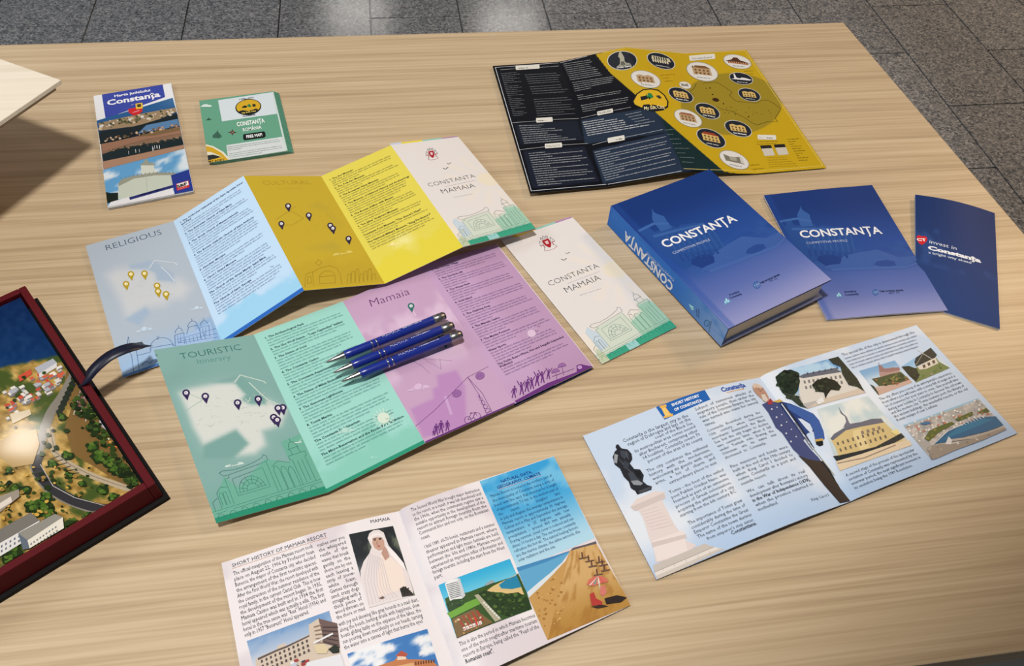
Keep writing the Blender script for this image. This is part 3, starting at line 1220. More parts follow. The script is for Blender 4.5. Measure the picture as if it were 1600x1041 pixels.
m3.line([(300, 480), (345, 455)], 0.4, (160, 136, 44))
for i in range(16):
    x, y = 390 + RNG.random() * 180, 490 + RNG.random() * 120
    m3.line([(x, y), (x + 40 * (RNG.random() - .3), y + 30 * (RNG.random() - .5))], 0.35, (190, 164, 54))
m3.build()
pn = P3.ink('pin_mark', 'D', 2)
for i, (x, y) in enumerate(((298, 454), (418, 508), (259, 557), (543, 567), (558, 584), (649, 644))):
    pin(pn, x, y, 18, (52, 44, 62), str(i + 1))
pn.build()
sk = P3.ink('skyline_print', 'D', 2)
yk = (166, 138, 36)
sk.line([(395, 925), (400, 850), (440, 835), (445, 915)], 0.45, yk)
sk.line([(440, 840), (480, 815), (540, 800), (580, 815), (600, 850), (610, 910)], 0.45, yk)
sk.ell((525, 865), (45, -4), (2, 34), yk, 12, math.pi, 2 * math.pi, w=0.45)
sk.line([(410, 905), (412, 865), (430, 862), (434, 900), (410, 905)], 0.45, yk)
sk.line([(480, 905), (480, 865), (570, 858), (572, 900), (480, 905)], 0.45, yk)
sk.line([(455, 785), (475, 765), (495, 780), (478, 800), (455, 785)], 0.45, yk)
for i in range(7):
    x = 640 + i * 24
    sk.line([(x, 905 - i * 3), (x + 4, 850 - 14 * (i % 3)), (x + 20, 846 - 14 * (i % 3)), (x + 22, 900 - i * 3)], 0.45, yk)
sk.build()
cl = P3.ink('cloud_print', 'D', 2)
cloud(cl, 560, 745, 115, (216, 196, 96))
cl.build()
P3.ink('bottom_band', None).poly([(0, .985), (1, .985), (1, 1), (0, 1)], (196, 168, 40)).build()
entries(P4, ['1. The Art Museum', '2. The Folk Art Museum', '3. The Romanian Navy Museum', '4. The Museum of National History and Archaeology', '5. The Roman Edifice with Mosaic',
             '6. "Ion Jalea" Sculpture Museum', 'Constanta Port Museum, "The Queen\'s Nest"', 'The National Military Museum, "King Ferdinand I"'],
        .07, .76, (3, 3, 3, 4, 4, 3, 2, 3), (128, 120, 66), (62, 58, 44), .07, .93)
cl = P4.ink('cloud_print', 'D', 2)
cloud(cl, 870, 690, 75, (240, 226, 150))
cl.build()


def cover_print(pg, crop, cr, br1, br2, t1, t2, t3, u, v, sc):
    ic = pg.ink('crest_print', crop, 2)
    crest(ic, cr, u, v, sc)
    ic.build()
    ib = pg.ink('bird_print', crop, 2)
    bird(ib, *br1)
    bird(ib, *br2)
    ib.build()
    it = pg.ink('title_lettering', crop, 2)
    it.text('CONSTANTA', *t1, (62, 68, 76), -0.018)
    it.text('MAMAIA', *t2, (62, 68, 76), -0.018)
    it.greek(t3[0], t3[1], 0.0016, (160, 158, 156), off=.7)
    a, b = np.array(t1[0]), np.array(t2[0])
    it.line([a + (b - a) * .3 + (np.array(t1[1]) - a) * .25, a + (b - a) * .3 + (np.array(t1[1]) - a) * .9], 0.25, (170, 168, 166))
    it.build()
    g = pg.ink('skyline_print', None, 2)
    g.poly([(0, .965), (1, .945), (1, 1), (0, 1)], (60, 160, 130))
    g.poly([(.08, .93), (.08, .86), (.2, .84), (.2, .79), (.6, .77), (.62, .83), (.80, .80), (.82, .75), (.97, .75), (1, .78), (1, .945), (0, .965), (0, .93)], (204, 214, 200))
    g.poly([(.60, .85), (.80, .82), (.82, .77), (.97, .77), (1, .80), (1, .945), (.6, .953)], (160, 200, 178))
    g.poly([(.08, .93), (.08, .79), (.14, .76), (.2, .82), (.2, .92)], (196, 210, 220))
    g.poly([(.36, .958), (.5, .955), (.5, 1), (.36, 1)], (150, 202, 200))
    g.poly([(.0, .975), (.06, .90), (.10, .95), (.10, 1), (0, 1)], (190, 200, 170))
    casino(g, (70, 104, 100), 0.32)
    g.build()


cover_print(P5, 'E', (368, 248), (476, 372, 24), (503, 332, 18), ((352, 507), (712, 432)), ((457, 560), (712, 508)), ((540, 590), (690, 562)),
            (.98, -.16), (.30, .95), 46)
# taller inner pages peeping out as coloured tabs above the cover
tabs = ((.0, .16, (196, 206, 222)), (.16, .47, (226, 208, 70)), (.47, .76, (146, 198, 188)), (.76, 1.0, (176, 136, 178)))


def inner_sheet(root, tl, tr, br, bl, up, dz):
    """stack of folded inner panels under a cover, each edge showing its own colour"""
    tl, tr, br, bl = (np.array(p) for p in (tl, tr, br, bl))
    uu = (tl - bl) / np.linalg.norm(tl - bl)
    for i, (a, b, c) in enumerate(tabs):
        d = np.array([0, 0, -dz * (i + 1)])
        q = [tl + (tr - tl) * a + uu * up + d, tl + (tr - tl) * b + uu * up + d, bl + (br - bl) * b + d, bl + (br - bl) * a + d]
        Page('inner_panel', root, q, c, 2, 4, 0.0003)


tlc, trc, brc, blc = P5.c
inner_sheet(lf1, tlc, trc + np.array([0, 0, 0.0]), brc, blc, 0.0045, 0.0004)

# ------------------------------------------------------------------ leaflet 2: touristic / Mamaia
L2 = [((240, 547), (338, 818)), ((396.4, 523), (512, 770)), ((535.5, 471), (664.5, 693)), ((658, 416), (804.5, 631)), ((775, 381), (926.5, 573))]
lf2 = thing('accordion_leaflet', 'accordion-folded leaflet with teal touristic and purple panels under the pens', 'leaflet',
            un(580, 600, 0), 'accordion tourist leaflets')
LAND_F = [(150, 400), (200, 380), (330, 355), (405, 350), (455, 405), (440, 432), (480, 452), (552, 450), (553, 430), (600, 455), (645, 480), (620, 548),
          (535, 575), (548, 640), (500, 680), (420, 690), (470, 632), (412, 570), (262, 640), (215, 560), (185, 480)]


def c_teal(st, pp):
    c = cols3((128, 168, 163), st)
    c = mix(c, (208, 212, 207), soft(st, pp, 'F', LAND_F, 7))
    c = mix(c, (208, 212, 207), soft(st, pp, 'F', LAND_F, 22) * .35)
    c = mix(c, (120, 161, 155), soft(st, pp, 'F', [(262, 645), (412, 572), (470, 635), (400, 700), (260, 705)], 3))
    c = mix(c, (120, 161, 155), soft(st, pp, 'F', [(300, 350), (420, 318), (400, 352), (330, 352)], 3) * .8)
    c = mix(c, (122, 163, 157), soft(st, pp, 'F', [(408, 352), (430, 318), (470, 345), (555, 430), (550, 450), (480, 450), (442, 430), (458, 405)], 2))
    return mix(c, (108, 162, 150), smooth(.78, .95, st[:, 1]) * .7)


def c_teal2(st, pp):
    c = cols3((156, 212, 201), st)
    n = fbm(st[:, 0] * 5, st[:, 1] * 10, 25)
    return mix(c, (126, 194, 176), smooth(.76, .9, st[:, 1] + (n - .5) * .3) * .7)


def c_pur(st, pp):
    c = cols3((194, 160, 192), st)
    n = fbm(st[:, 0] * 3 + 2, st[:, 1] * 5, 31)
    c = mix(c, (214, 186, 212), smooth(.45, .62, n) * smooth(.15, .3, st[:, 1]) * smooth(.7, .55, st[:, 1]))
    c = mix(c, (180, 132, 186), soft(st, pp, 'G', [(740, 640), (850, 590), (845, 545), (870, 530), (865, 480), (960, 455), (1000, 530), (1010, 720), (800, 780)], 3) * .8)
    return c


def c_pur2(st, pp):
    c = cols3((194, 160, 196), st)
    return mix(c, (176, 140, 172), smooth(.35, .6, st[:, 0]) * .5 + smooth(.8, 1, st[:, 1]) * .3)


T1, T2, T3, T4 = panels(lf2, L2, [x * mm for x in (13, 4, 6, 4, 3.5)], [x * mm for x in (9, 5, 12, 8, 6.5)], [c_teal, c_teal2, c_pur, c_pur2])
# back leaves of the same sheet folded underneath, navy printed side down at the right end
und = [p.copy() for p in T4.c]
uq = [und[0] + [0, 0, -.0012], und[1] + [0, 0, -.0012], und[2] + [0, 0, -.0052], und[3] + [0, 0, -.0042]]
Page('inner_panel', lf2, uq, (38, 60, 130), 2, 4, 0.0003, rim=(214, 205, 214))
uq = [und[0] + (und[1] - und[0]) * .5 + [0, 0, -.0006], und[1] + (und[1] - und[0]) * .012 + [0, 0, -.0006], und[2] + (und[2] - und[3]) * .012 + [0, 0, -.001],
      und[3] + (und[2] - und[3]) * .5 + [0, 0, -.001]]
Page('inner_panel', lf2, uq, (226, 216, 226), 2, 4, 0.0003, rim=(226, 216, 226))

T1.ink('title_lettering', 'F').text('TOURISTIC', (158, 243), (440, 198), (52, 108, 98), -0.012).text('Itinerary', (236, 264), (390, 242), (84, 138, 128), -0.012).build()
m = T1.ink('map_print', 'F')
m.line([(405, 352), (432, 316), (540, 345), (553, 355)], 1.1, (196, 212, 202))
m.line([(472, 350), (520, 395), (560, 432), (650, 470)], 1.1, (196, 212, 202))
m.line([(455, 425), (470, 440), (480, 420)], 0.7, (196, 212, 202))
m.line([(200, 405), (258, 430), (175, 485)], 0.6, (160, 186, 174))
for i in range(46):
    x, y = 240 + RNG.random() * 330, 390 + RNG.random() * 180
    m.line([(x, y), (x + 50 * (RNG.random() - .3), y + 30 * (RNG.random() - .5))], 0.35, (196, 200, 195))
m.build()
pn = T1.ink('pin_mark', 'F', 2)
for nmb, x, y in (('1', 181, 399), ('2', 270, 415), ('5', 420, 445), ('6', 516, 428), ('3', 630, 468), ('7', 609, 470), ('8', 588, 513), ('4', 604, 525)):
    pin(pn, x, y, 18, (52, 40, 84), nmb)
pn.build()
cl = T1.ink('cloud_print', 'F', 2)
cloud(cl, 362, 746, 90, (196, 216, 208))
cloud(cl, 638, 643, 110, (196, 216, 208))
cl.build()
g = T1.ink('skyline_print', None, 2)
g.poly([(0, .975), (1, .965), (1, 1), (0, 1)], (38, 138, 108))
g.poly([(.08, .94), (.1, .86), (.2, .79), (.28, .86), (.6, .75), (.8, .80), (.8, .68), (1, .66), (1, .965), (0, .975), (0, .93)], (106, 170, 150))
casino(g, (54, 112, 100), 0.4)
g.build()
entries(T2, ['1. The Archaeological Park', '2. The She Wolf Statue - "Lupa Capitolina" Italiani', '3. The Statue of Ovid', '4. The Constanta Casino', '5. The Constanta Aquarium',
             '6. The Statue of Mihai Eminescu', '7. The Genovese Lighthouse', '8. Tomis Marina', 'The Constanta Dolphinarium',
             'The Micro-Reservation and the Exotic Bird Exhibition'], .055, .90, (3, 2, 4, 3, 3, 3, 4, 4, 3, 3), (92, 142, 138), (28, 66, 72), .09, .94)
sn = T2.ink('sun_print', 'G', 2)
for i in range(16):
    a = i * math.pi / 8
    sn.line([(610 + 34 * math.cos(a), 684 + 30 * math.sin(a)), (610 + 52 * math.cos(a), 684 + 46 * math.sin(a))], 0.8, (206, 228, 214))
sn.ell((610, 684), (30, 0), (0, 27), (210, 224, 208), 18)
bird(sn, 627, 692, 10, (40, 80, 84))
sn.build()
cl = T2.ink('cloud_print', 'G', 2)
cloud(cl, 380, 762, 95, (178, 216, 206))
cloud(cl, 530, 885, 55, (150, 210, 196))
cl.build()
T2.ink('bottom_band', None).poly([(0, .98), (1, .98), (1, 1), (0, 1)], (44, 146, 116)).build()
T3.ink('title_lettering', 'G').text('Mamaia', (552, 152), (738, 92), (104, 62, 112), -0.012).build()
m = T3.ink('map_print', 'G')
m.line([(745, 160), (765, 195)], 1.0, (222, 200, 222))
m.build()
m = T3.ink('route_print', 'G')
m.line([(690, 380), (790, 432), (830, 470)], 0.5, (150, 120, 156))
m.build()
m = T3.ink('route_print', 'G')
m.line([(880, 400), (885, 450), (800, 400), (940, 410)], 0.4, (150, 120, 156))
m.build()
m = T3.ink('beam_print', 'G')
m.line([(905, 580), (935, 668)], 3.0, (198, 160, 204))
m.build()
pn = T3.ink('pin_mark', 'G', 2)
pin(pn, 742, 148, 16, (52, 110, 104), '1')
pin(pn, 905, 325, 13, (52, 110, 104), '2')
pn.build()
cl = T3.ink('cloud_print', 'G', 2)
cloud(cl, 722, 558, 112, (212, 182, 212))
cl.build()
pk = (104, 52, 122)
sk = T3.ink('skyline_print', 'H', 2)
sk.line([(30, 965), (130, 880), (295, 715), (400, 660)], 0.4, pk)
for x, y in ((240, 798), (358, 708)):
    sk.ell((x, y), (22, -6), (4, 18), (150, 104, 160), 14)
    sk.ell((x, y), (22, -6), (4, 18), pk, 14, w=0.4)
    sk.line([(x - 10, y - 6), (x - 9, y + 10)], 0.4, pk)
    sk.line([(x + 4, y - 9), (x + 5, y + 8)], 0.4, pk)
sk.line([(295, 715), (350, 800), (392, 905)], 0.45, pk)
sk.line([(295, 715), (372, 800), (418, 890)], 0.45, pk)
for i in range(5):
    f = .5 + i * .11
    sk.line([(295 + 97 * f, 715 + 190 * f), (295 + 123 * min(1, f + .09), 715 + 175 * min(1, f + .09))], 0.4, pk)
    sk.line([(295 + 123 * f, 715 + 175 * f), (295 + 97 * min(1, f + .09), 715 + 190 * min(1, f + .09))], 0.4, pk)
for x, y in ((296, 932), (342, 912)):
    sk.ell((x, y), (17, -4), (3, 17), pk, 16, w=0.5)
sk.line([(296, 932), (312, 900), (334, 893), (320, 925), (296, 932)], 0.5, pk)
sk.line([(334, 893), (342, 912)], 0.5, pk)
sk.line([(306, 898), (318, 895)], 0.7, pk)


def figure(ik, x, y, h, col, lean=0.0, arms=0):
    """small walking or dancing silhouette, feet at x,y"""
    ik.ell((x + lean * h, y - h * .92), (h * .075, 0), (0, h * .085), col, 8)
    ik.poly([(x + lean * h - h * .12, y - h * .80), (x + lean * h + h * .12, y - h * .82), (x + h * .09, y - h * .45), (x - h * .09, y - h * .45)], col)
    ik.poly([(x - h * .09, y - h * .48), (x + h * .02, y - h * .48), (x - h * .10, y), (x - h * .18, y)], col)
    ik.poly([(x - h * .02, y - h * .48), (x + h * .09, y - h * .48), (x + h * .18, y - h * .02), (x + h * .10, y)], col)
    for sgn in (-1, 1):
        if arms:
            ik.poly([(x + lean * h + sgn * h * .10, y - h * .80), (x + lean * h + sgn * h * .16, y - h * .74), (x + lean * h + sgn * h * .34, y - h * 1.1), (x + lean * h + sgn * h * .29, y - h * 1.12)], col)
        else:
            ik.poly([(x + lean * h + sgn * h * .10, y - h * .80), (x + lean * h + sgn * h * .16, y - h * .78), (x + sgn * h * .24, y - h * .42), (x + sgn * h * .18, y - h * .42)], col)


for x, y, h in ((135, 1010, 60), (160, 1000, 66), (192, 990, 56), (122, 1012, 30)):
    figure(sk, x, y, h, pk)
sk.poly([(80, 1041), (545, 838), (545, 848), (80, 1051)], pk)
sk.build()
entries(T4, ['1. The Holiday Village', '2. The Gondola Lift', '3. The Water Park', '4. Ovid Island', '5. The Clubbing Area', '6. The Mamaia Casino', '7. The Marina Pontoon',
             'Water Sports', 'The Yacht, Retro-Wave, Hot and Seagulls Suspended\nWalkways'], .055, .845, (3, 4, 4, 4, 4, 4, 3, 4, 3), (130, 100, 142), (58, 34, 76), .09, .94)
sk = T4.ink('skyline_print', 'H', 2)
sk.poly([(535, 835), (700, 745), (850, 688), (848, 655), (868, 648), (885, 652), (930, 660), (932, 668), (545, 850)], pk)
sk.ell((865, 664), (12, -2), (2, 10), (184, 146, 194), 10)
for i, (x, y, h) in enumerate(((530, 820, 62), (570, 805, 66), (596, 790, 66), (622, 776, 60), (648, 760, 66), (676, 745, 60), (705, 725, 52))):
    figure(sk, x, y, h, pk, 0.06 * (-1) ** i, i % 2 or i > 3)
for x, y in ((742, 690), (775, 662)):
    sk.ell((x, y), (20, -5), (3, 18), (150, 104, 160), 12, math.pi, 2 * math.pi)
    sk.ell((x, y), (20, -5), (3, 18), pk, 12, math.pi, 2 * math.pi, w=0.4)
    sk.line([(x - 20, y + 5), (x + 20, y - 5)], 0.4, pk)
    sk.line([(x, y), (x + 8, y + 42)], 0.4, pk)
sk.line([(725, 712), (835, 672)], 0.5, pk)
sk.build()
sn = T4.ink('sun_print', 'H', 2)
for i in range(14):
    a = i * math.pi / 7
    sn.line([(620 + 26 * math.cos(a), 492 + 22 * math.sin(a)), (620 + 46 * math.cos(a), 492 + 38 * math.sin(a))], 0.5, (214, 186, 216))
sn.ell((620, 492), (22, 0), (0, 19), (216, 190, 214), 16)
bird(sn, 646, 484, 12, (80, 50, 96))
bird(sn, 655, 460, 10, (80, 50, 96))
sn.build()

# ------------------------------------------------------------------ closed white leaflet
lf3 = thing('folded_leaflet', 'closed white leaflet with green skyline lying flat beside the blue book', 'leaflet', un(920, 455, 0))
wc = [un(785, 377.5, .0022), un(895, 340, .0022), un(1057, 511, .0022), un(941, 569, .0022)]
W1 = Page('front_panel', lf3, wc, c_cover, 24, 44, 0.0004)
inner_sheet(lf3, wc[0], wc[1], wc[2], wc[3], 0.0042, 0.00042)
cover_print(W1, 'K', (298, 196), (405, 310, 20), (428, 268, 16), ((320, 470), (628, 352)), ((425, 512), (640, 428)), ((505, 530), (640, 485)),
            (.94, -.34), (.55, .84), 48)

# ================================================================== three ballpoint pens on the purple panel
PBLUE = plain('blue_lacquer', (20, 42, 138), 0.28, spec=0.6)
CHROME = plain('chrome', (190, 188, 184), 0.18, metal=1.0)
STEEL = plain('brushed_cap', (150, 150, 150), 0.35, metal=1.0)
BLKP = plain('black_plastic', (18, 18, 22), 0.4)
WHT = plain('white_print', (222, 224, 230), 0.5)


def lathe(name, prof, parent, mat, M, seg=36):
    """turned body: prof = (x along the axis, radius); M maps local to the thing's frame"""
    bm = bmesh.new()
    rings = []
    for x, r in prof:
        if r < 1e-6:
            rings.append([bm.verts.new(M @ Vector((x, 0, 0)))])
        else:
            rings.append([bm.verts.new(M @ Vector((x, r * math.cos(2 * math.pi * i / seg), r * math.sin(2 * math.pi * i / seg)))) for i in range(seg)])
    for a, b in zip(rings[:-1], rings[1:]):
        for i in range(seg):
            j = (i + 1) % seg
            if len(a) == 1:
                bm.faces.new((a[0], b[j], b[i]))
            elif len(b) == 1:
                bm.faces.new((a[i], a[j], b[0]))
            else:
                bm.faces.new((a[i], a[j], b[j], b[i]))
    for r in (rings[0], rings[-1]):
        if len(r) > 1:
            bm.faces.new(r)
    o = bm_obj(name, bm, parent, mat, True)
    return o


def make_pen(p_tip, p_end, label, roll):
    zt, ze = 0.0175, 0.0175
    A, B = un(*p_tip, zt), un(*p_end, ze)
    d = B - A
    L = np.linalg.norm(d)
    d /= L
    r = 0.0049
    pen = thing('ballpoint_pen', label, 'pen', (A + B) / 2 - np.array([0, 0, r]), 'blue pens in a row on the leaflet')
    X = Vector(d)
    Z0 = Vector((0, 0, 1))
    Y = Z0.cross(X).normalized()
    Z = X.cross(Y)
    R = Matrix((X, Y, Z)).transposed() @ Matrix.Rotation(roll, 3, 'X')
    M = Matrix.Translation(Vector(A - root_loc(pen))) @ R.to_4x4()
    k = L / 0.142
    lathe('tip', [(0, .0004), (.0015 * k, .0009), (.003 * k, .0014), (.010 * k, .0026), (.019 * k, .0039), (.0212 * k, .0042), (.022 * k, .0042)], pen, CHROME, M)
    lathe('barrel', [(.0215 * k, .0044), (.0222 * k, r - .0001), (.030 * k, r), (.1275 * k, r), (.128 * k, r - .0003)], pen, PBLUE, M)
    for x in (.053, .0585):
        lathe('ring', [((x - .0007) * k, r - .0002), ((x - .0005) * k, r + .00018), ((x + .0005) * k, r + .00018), ((x + .0007) * k, r - .0002)], pen, CHROME, M)
    lathe('end_cap', [(.1278 * k, r - .0002), (.128 * k, r + .0001), (.1405 * k, r + .0001), (.141 * k, r - .0006)], pen, STEEL, M)
    lathe('push_button', [(.1405 * k, r - .0009), (.1422 * k, r - .0010), (.1428 * k, r - .0018), (.1428 * k, 0)], pen, BLKP, M)
    # pocket clip along the far side
    bm = bmesh.new()
    pr = [(.1395, .0050, .0021), (.1385, .0072, .0021), (.132, .0078, .0021), (.104, .0070, .0015), (.1, .0060, .0014), (.0985, .0066, .0013)]
    rows = []
    for x, h, w in pr:
        rows.append([bm.verts.new(M @ Vector((x * k, yy, zz))) for yy, zz in ((h, -w), (h, w), (h - .0007, w), (h - .0007, -w))])
    for a, b in zip(rows[:-1], rows[1:]):
        for i in range(4):
            bm.faces.new((a[i], a[(i + 1) % 4], b[(i + 1) % 4], b[i]))
    bm.faces.new(rows[0])
    bm.faces.new(rows[-1])
    bm_obj('clip', bm, pen, CHROME)
    # printed lettering wrapped on the barrel, facing up
    bar = [c for c in pen.children if c.name.startswith('barrel')][0]
    Rw = (Matrix((X, Y, Z)).transposed()).to_4x4()
    M0 = Matrix.Translation(Vector(A - root_loc(pen))) @ Rw
    for s, x0, w, h, off, an in (('MAMAIA', .0665, .021, .0030, 0.0, 0.25),):
        v, f = glyphs(s, off, 2)
        xs = w / v[:, 0].max()
        ys = h / 0.7
        vs_ = []
        for q in v:
            a = an + (q[1] * ys - h / 2) / r
            vs_.append(M0 @ Vector(((x0 + q[0] * xs) * k, (r + .00009) * math.sin(a), (r + .00009) * math.cos(a))))
        raw('barrel_lettering', [tuple(p) for p in vs_], f, bar, WHT, world=False)
    vs_, f, x = [], [], .0915                  # a second, tiny line of print
    while x < .1145:
        cw = random.choice((.0004, .0008, .0009))
        for xa, xb, ya, yb in ((x, x + .00022, -.0006, .0006), (x + .00022, x + cw, random.choice((-.0006, .0002)), random.choice((.0004, .0006)))):
            for X_, Y_ in ((xa, ya), (xb, ya), (xb, yb), (xa, yb)):
                a = .30 + Y_ / r
                vs_.append(tuple(M0 @ Vector((X_ * k, (r + .00009) * math.sin(a), (r + .00009) * math.cos(a)))))
            f.append(tuple(range(len(vs_) - 4, len(vs_))))
        x += cw + random.choice((.0003, .0003, .0003, .0009))
    raw('small_lettering', vs_, f, bar, WHT, world=False)
    return pen


make_pen((508.8, 567), (694.7, 493.5), 'blue ballpoint pen farthest from the viewer of the three in a row', -0.5)
make_pen((520.5, 583), (707.5, 508.5), 'blue ballpoint pen in the middle of the three in a row', 0.35)
make_pen((533, 596.5), (720.5, 522), 'blue ballpoint pen nearest the viewer of the three in a row', 0.15)

# ================================================================== county map folder (blue, far left)
hm = thing('folded_map', 'tall folded county map with blue title band and stone monument photo', 'map', un(222, 225, 0))
hz = 0.0042
hc = [un(146, 150, hz), un(267, 130, hz), un(302, 298, hz), un(168.5, 324, hz)]
H1 = Page('front_panel', hm, hc, (224, 226, 230), 4, 6, 0.0003, mat=PAPER)
for i in range(5):
    dd = np.array([0, 0, -0.0006 * (i + 1)])
    sh = (hc[1] - hc[0]) * (0.006 * (i % 2)) + (hc[3] - hc[0]) * 0.004 * ((i + 1) % 2)
    Page('folded_leaf', hm, [p + dd + sh for p in hc], (214, 214, 214), 2, 2, 0.0003)
ik = H1.ink('title_band', 'A', 1)
ik.poly([(487, 452), (778, 403), (790, 465), (505, 568)], (58, 72, 160)).build()
ph = H1.ink('photo_print', 'A', 1)
ph.poly([(470, 578), (826, 468), (886, 712), (495, 812)], (132, 104, 84))
ph.shade([(462, 578), (826, 468), (868, 618), (480, 690)], lambda a, b: mix(mix(np.tile(np.array([40., 88, 140]), (len(a), 1)), (22, 34, 44), smooth(.2, .7, b)), (62, 106, 150), smooth(.7, 1, a) * smooth(.5, 0, b)), 20, 10)
ph.poly([(470, 590), (600, 560), (700, 540), (840, 515), (845, 535), (740, 580), (640, 605), (480, 625)], (150, 128, 100))
for i in range(90):
    x = 475 + RNG.random() * 360
    y = 604 - (x - 480) * 0.2 + (RNG.random() - .5) * 34
    blob(ph, x, y, 3 + 6 * RNG.random(), [(196, 178, 150), (90, 88, 60), (210, 204, 196), (70, 74, 48), (150, 130, 100)][i % 5], 6)
ph.poly([(478, 690), (480, 630), (640, 608), (850, 545), (860, 600), (660, 640), (560, 675)], (26, 36, 40))
ph.poly([(660, 640), (700, 600), (850, 570), (860, 605)], (86, 124, 164))
ph.poly([(486, 692), (650, 655), (860, 608), (866, 640), (700, 668), (600, 695), (490, 730)], (150, 112, 90))
ph.poly([(488, 740), (560, 715), (700, 690), (800, 670), (870, 662), (880, 692), (740, 720), (495, 775)], (28, 40, 44))
ph.poly([(490, 775), (520, 768), (880, 695), (886, 712), (495, 812)], (166, 130, 106))
for i in range(12):
    x = 600 + RNG.random() * 200
    y = 760 - (x - 490) * .2 + RNG.random() * 14
    ph.line([(x, y), (x - 2, y - 16)], 0.4, (220, 220, 220))
ph.poly([(655, 655), (760, 625), (862, 612), (862, 625), (740, 650)], (120, 96, 66))
for i in range(60):
    x = 500 + RNG.random() * 360
    y = 672 - (x - 490) * .19 + (RNG.random() - .5) * 16
    blob(ph, x, y, 3 + 5 * RNG.random(), [(120, 88, 62), (176, 140, 112), (84, 74, 50), (196, 170, 146)][i % 4], 6)
for i in range(40):
    x = 500 + RNG.random() * 370
    y = 728 - (x - 490) * .17 + (RNG.random() - .5) * 14
    blob(ph, x, y, 3 + 4 * RNG.random(), [(60, 62, 50), (150, 124, 100), (44, 54, 50)][i % 3], 6)
ph.build()
mo = H1.ink('monument_print', 'A', 2)
mo.shade([(490, 815), (885, 697), (928, 912), (515, 990)], lambda a, b: mix(np.tile(np.array([96., 158, 206]), (len(a), 1)), (216, 228, 236), smooth(.45, .62, fbm(a * 4, b * 5, 41) + b * .12)), 20, 16)
mo.poly([(566, 955), (566, 880), (580, 860), (640, 842), (740, 825), (838, 828), (846, 850), (862, 900), (700, 930)], (196, 204, 190))
mo.poly([(566, 880), (580, 860), (640, 842), (740, 825), (838, 828), (840, 838), (740, 840), (640, 856), (568, 892)], (150, 152, 136))
mo.poly([(676, 832), (674, 790), (690, 778), (735, 780), (742, 828)], (208, 212, 200))
mo.poly([(668, 792), (688, 775), (700, 755), (708, 775), (742, 784), (740, 792)], (150, 156, 140))
for i in range(14):
    x = 580 + i * 19
    y = 858 - 28 * math.sin(min(1, i / 9) * 1.5)
    mo.line([(x, y), (x + 3, y - 8)], 0.8, (120, 118, 100))
mo.line([(700, 835), (705, 925)], 0.5, (168, 176, 164))
mo.poly([(503, 920), (530, 925), (565, 922), (566, 958), (512, 975)], (24, 34, 26))
mo.build()
bn = H1.ink('bottom_band', 'A', 3)
bn.poly([(515, 990), (530, 968), (820, 888), (838, 932)], (226, 226, 230))
bn.poly([(618, 945), (830, 885), (834, 898), (622, 958)], (42, 48, 110))
bn.poly([(818, 840), (912, 810), (928, 912), (836, 932)], (40, 58, 142))
bn.build()
lo = H1.ink('logo_print', 'A', 4)
lo.poly([(842, 882), (902, 864), (908, 896), (848, 914)], (196, 42, 48))
lo.poly([(846, 882), (900, 867), (903, 886), (850, 901)], (234, 232, 228))
lo.text('S&F', (850, 900), (898, 884), (20, 22, 26), 0.05, k=.85)
lo.greek((852, 909), (900, 894), 0.0014, (240, 226, 226))
lo.build()
tt = H1.ink('title_lettering', 'A', 3)
tt.text('Harta județului', (548, 466), (720, 437), (232, 232, 238), 0.03)
tt.text('Constanța', (514, 505), (768, 462), (238, 238, 242), 0.03)
tt.greek((668, 938), (772, 908), 0.0038, (206, 206, 222), off=1.4)
tt.build()
ce = H1.ink('crest_print', 'A', 5)
ce.poly([(612, 524), (648, 516), (680, 508), (682, 535), (665, 548), (640, 554), (618, 542)], (198, 40, 46))
ce.poly([(648, 498), (682, 493), (684, 520), (652, 524)], (226, 186, 60))
ce.poly([(655, 502), (675, 498), (676, 512), (658, 515)], (60, 54, 44))
ce.line([(628, 505), (640, 500)], 0.7, (210, 210, 214))
ce.line([(636, 540), (668, 530)], 0.8, (226, 214, 214))
ce.build()

# ================================================================== small green free map
nm = thing('folded_map', 'small square green folded free map with yellow round badge', 'map', un(383, 198, 0))
nz = 0.005
nc = [un(311, 157.5, nz), un(427, 142.5, nz), un(449.5, 236, nz), un(326, 254.5, nz)]
N1 = Page('front_panel', nm, nc, (100, 158, 132), 4, 4, 0.0003)
for i in range(9):
    k = i + 1
    dd = np.array([0, 0, -0.0005 * k]) + (nc[1] - nc[0]) / np.linalg.norm(nc[1] - nc[0]) * (0.0009 * min(k, 8)) + (nc[3] - nc[0]) * 0.001 * (k % 3)
    Page('folded_leaf', nm, [p + dd for p in nc], (92, 150, 124) if k % 2 else (74, 124, 104), 2, 2, 0.0003, rim=(110, 160, 138))
a = N1.ink('white_panel', 'A', 1)
a.poly([(1043, 480), (1303, 441), (1326, 545), (1062, 581)], (206, 216, 222))
a.poly([(1083, 695), (1350, 655), (1368, 722), (1092, 766)], (206, 214, 214))
a.poly([(1303, 441), (1316, 439), (1380, 720), (1366, 722)], (196, 210, 206))
a.build()
bd = N1.ink('badge_print', 'A', 2)
bd.ell((1188, 513), (62, -8), (6, 38), (28, 34, 32), 26)
bd.ell((1188, 511), (57, -7), (5, 33), (206, 166, 42), 26)
bd.poly([(1140, 535), (1160, 528), (1190, 532), (1225, 520), (1236, 525), (1215, 545), (1180, 550), (1155, 546)], (30, 34, 32))
bd.poly([(1158, 513), (1170, 505), (1182, 508), (1180, 516), (1158, 517)], (28, 30, 28))
bd.poly([(1180, 508), (1192, 497), (1204, 510), (1195, 514)], (40, 120, 70))
bd.poly([(1206, 500), (1222, 498), (1224, 510), (1210, 512)], (36, 40, 36))
bd.build()
bt = N1.ink('badge_lettering', 'A', 3)
bt.text('I FEEL CITY', (1146, 480), (1216, 470), (50, 58, 60), 0.03)
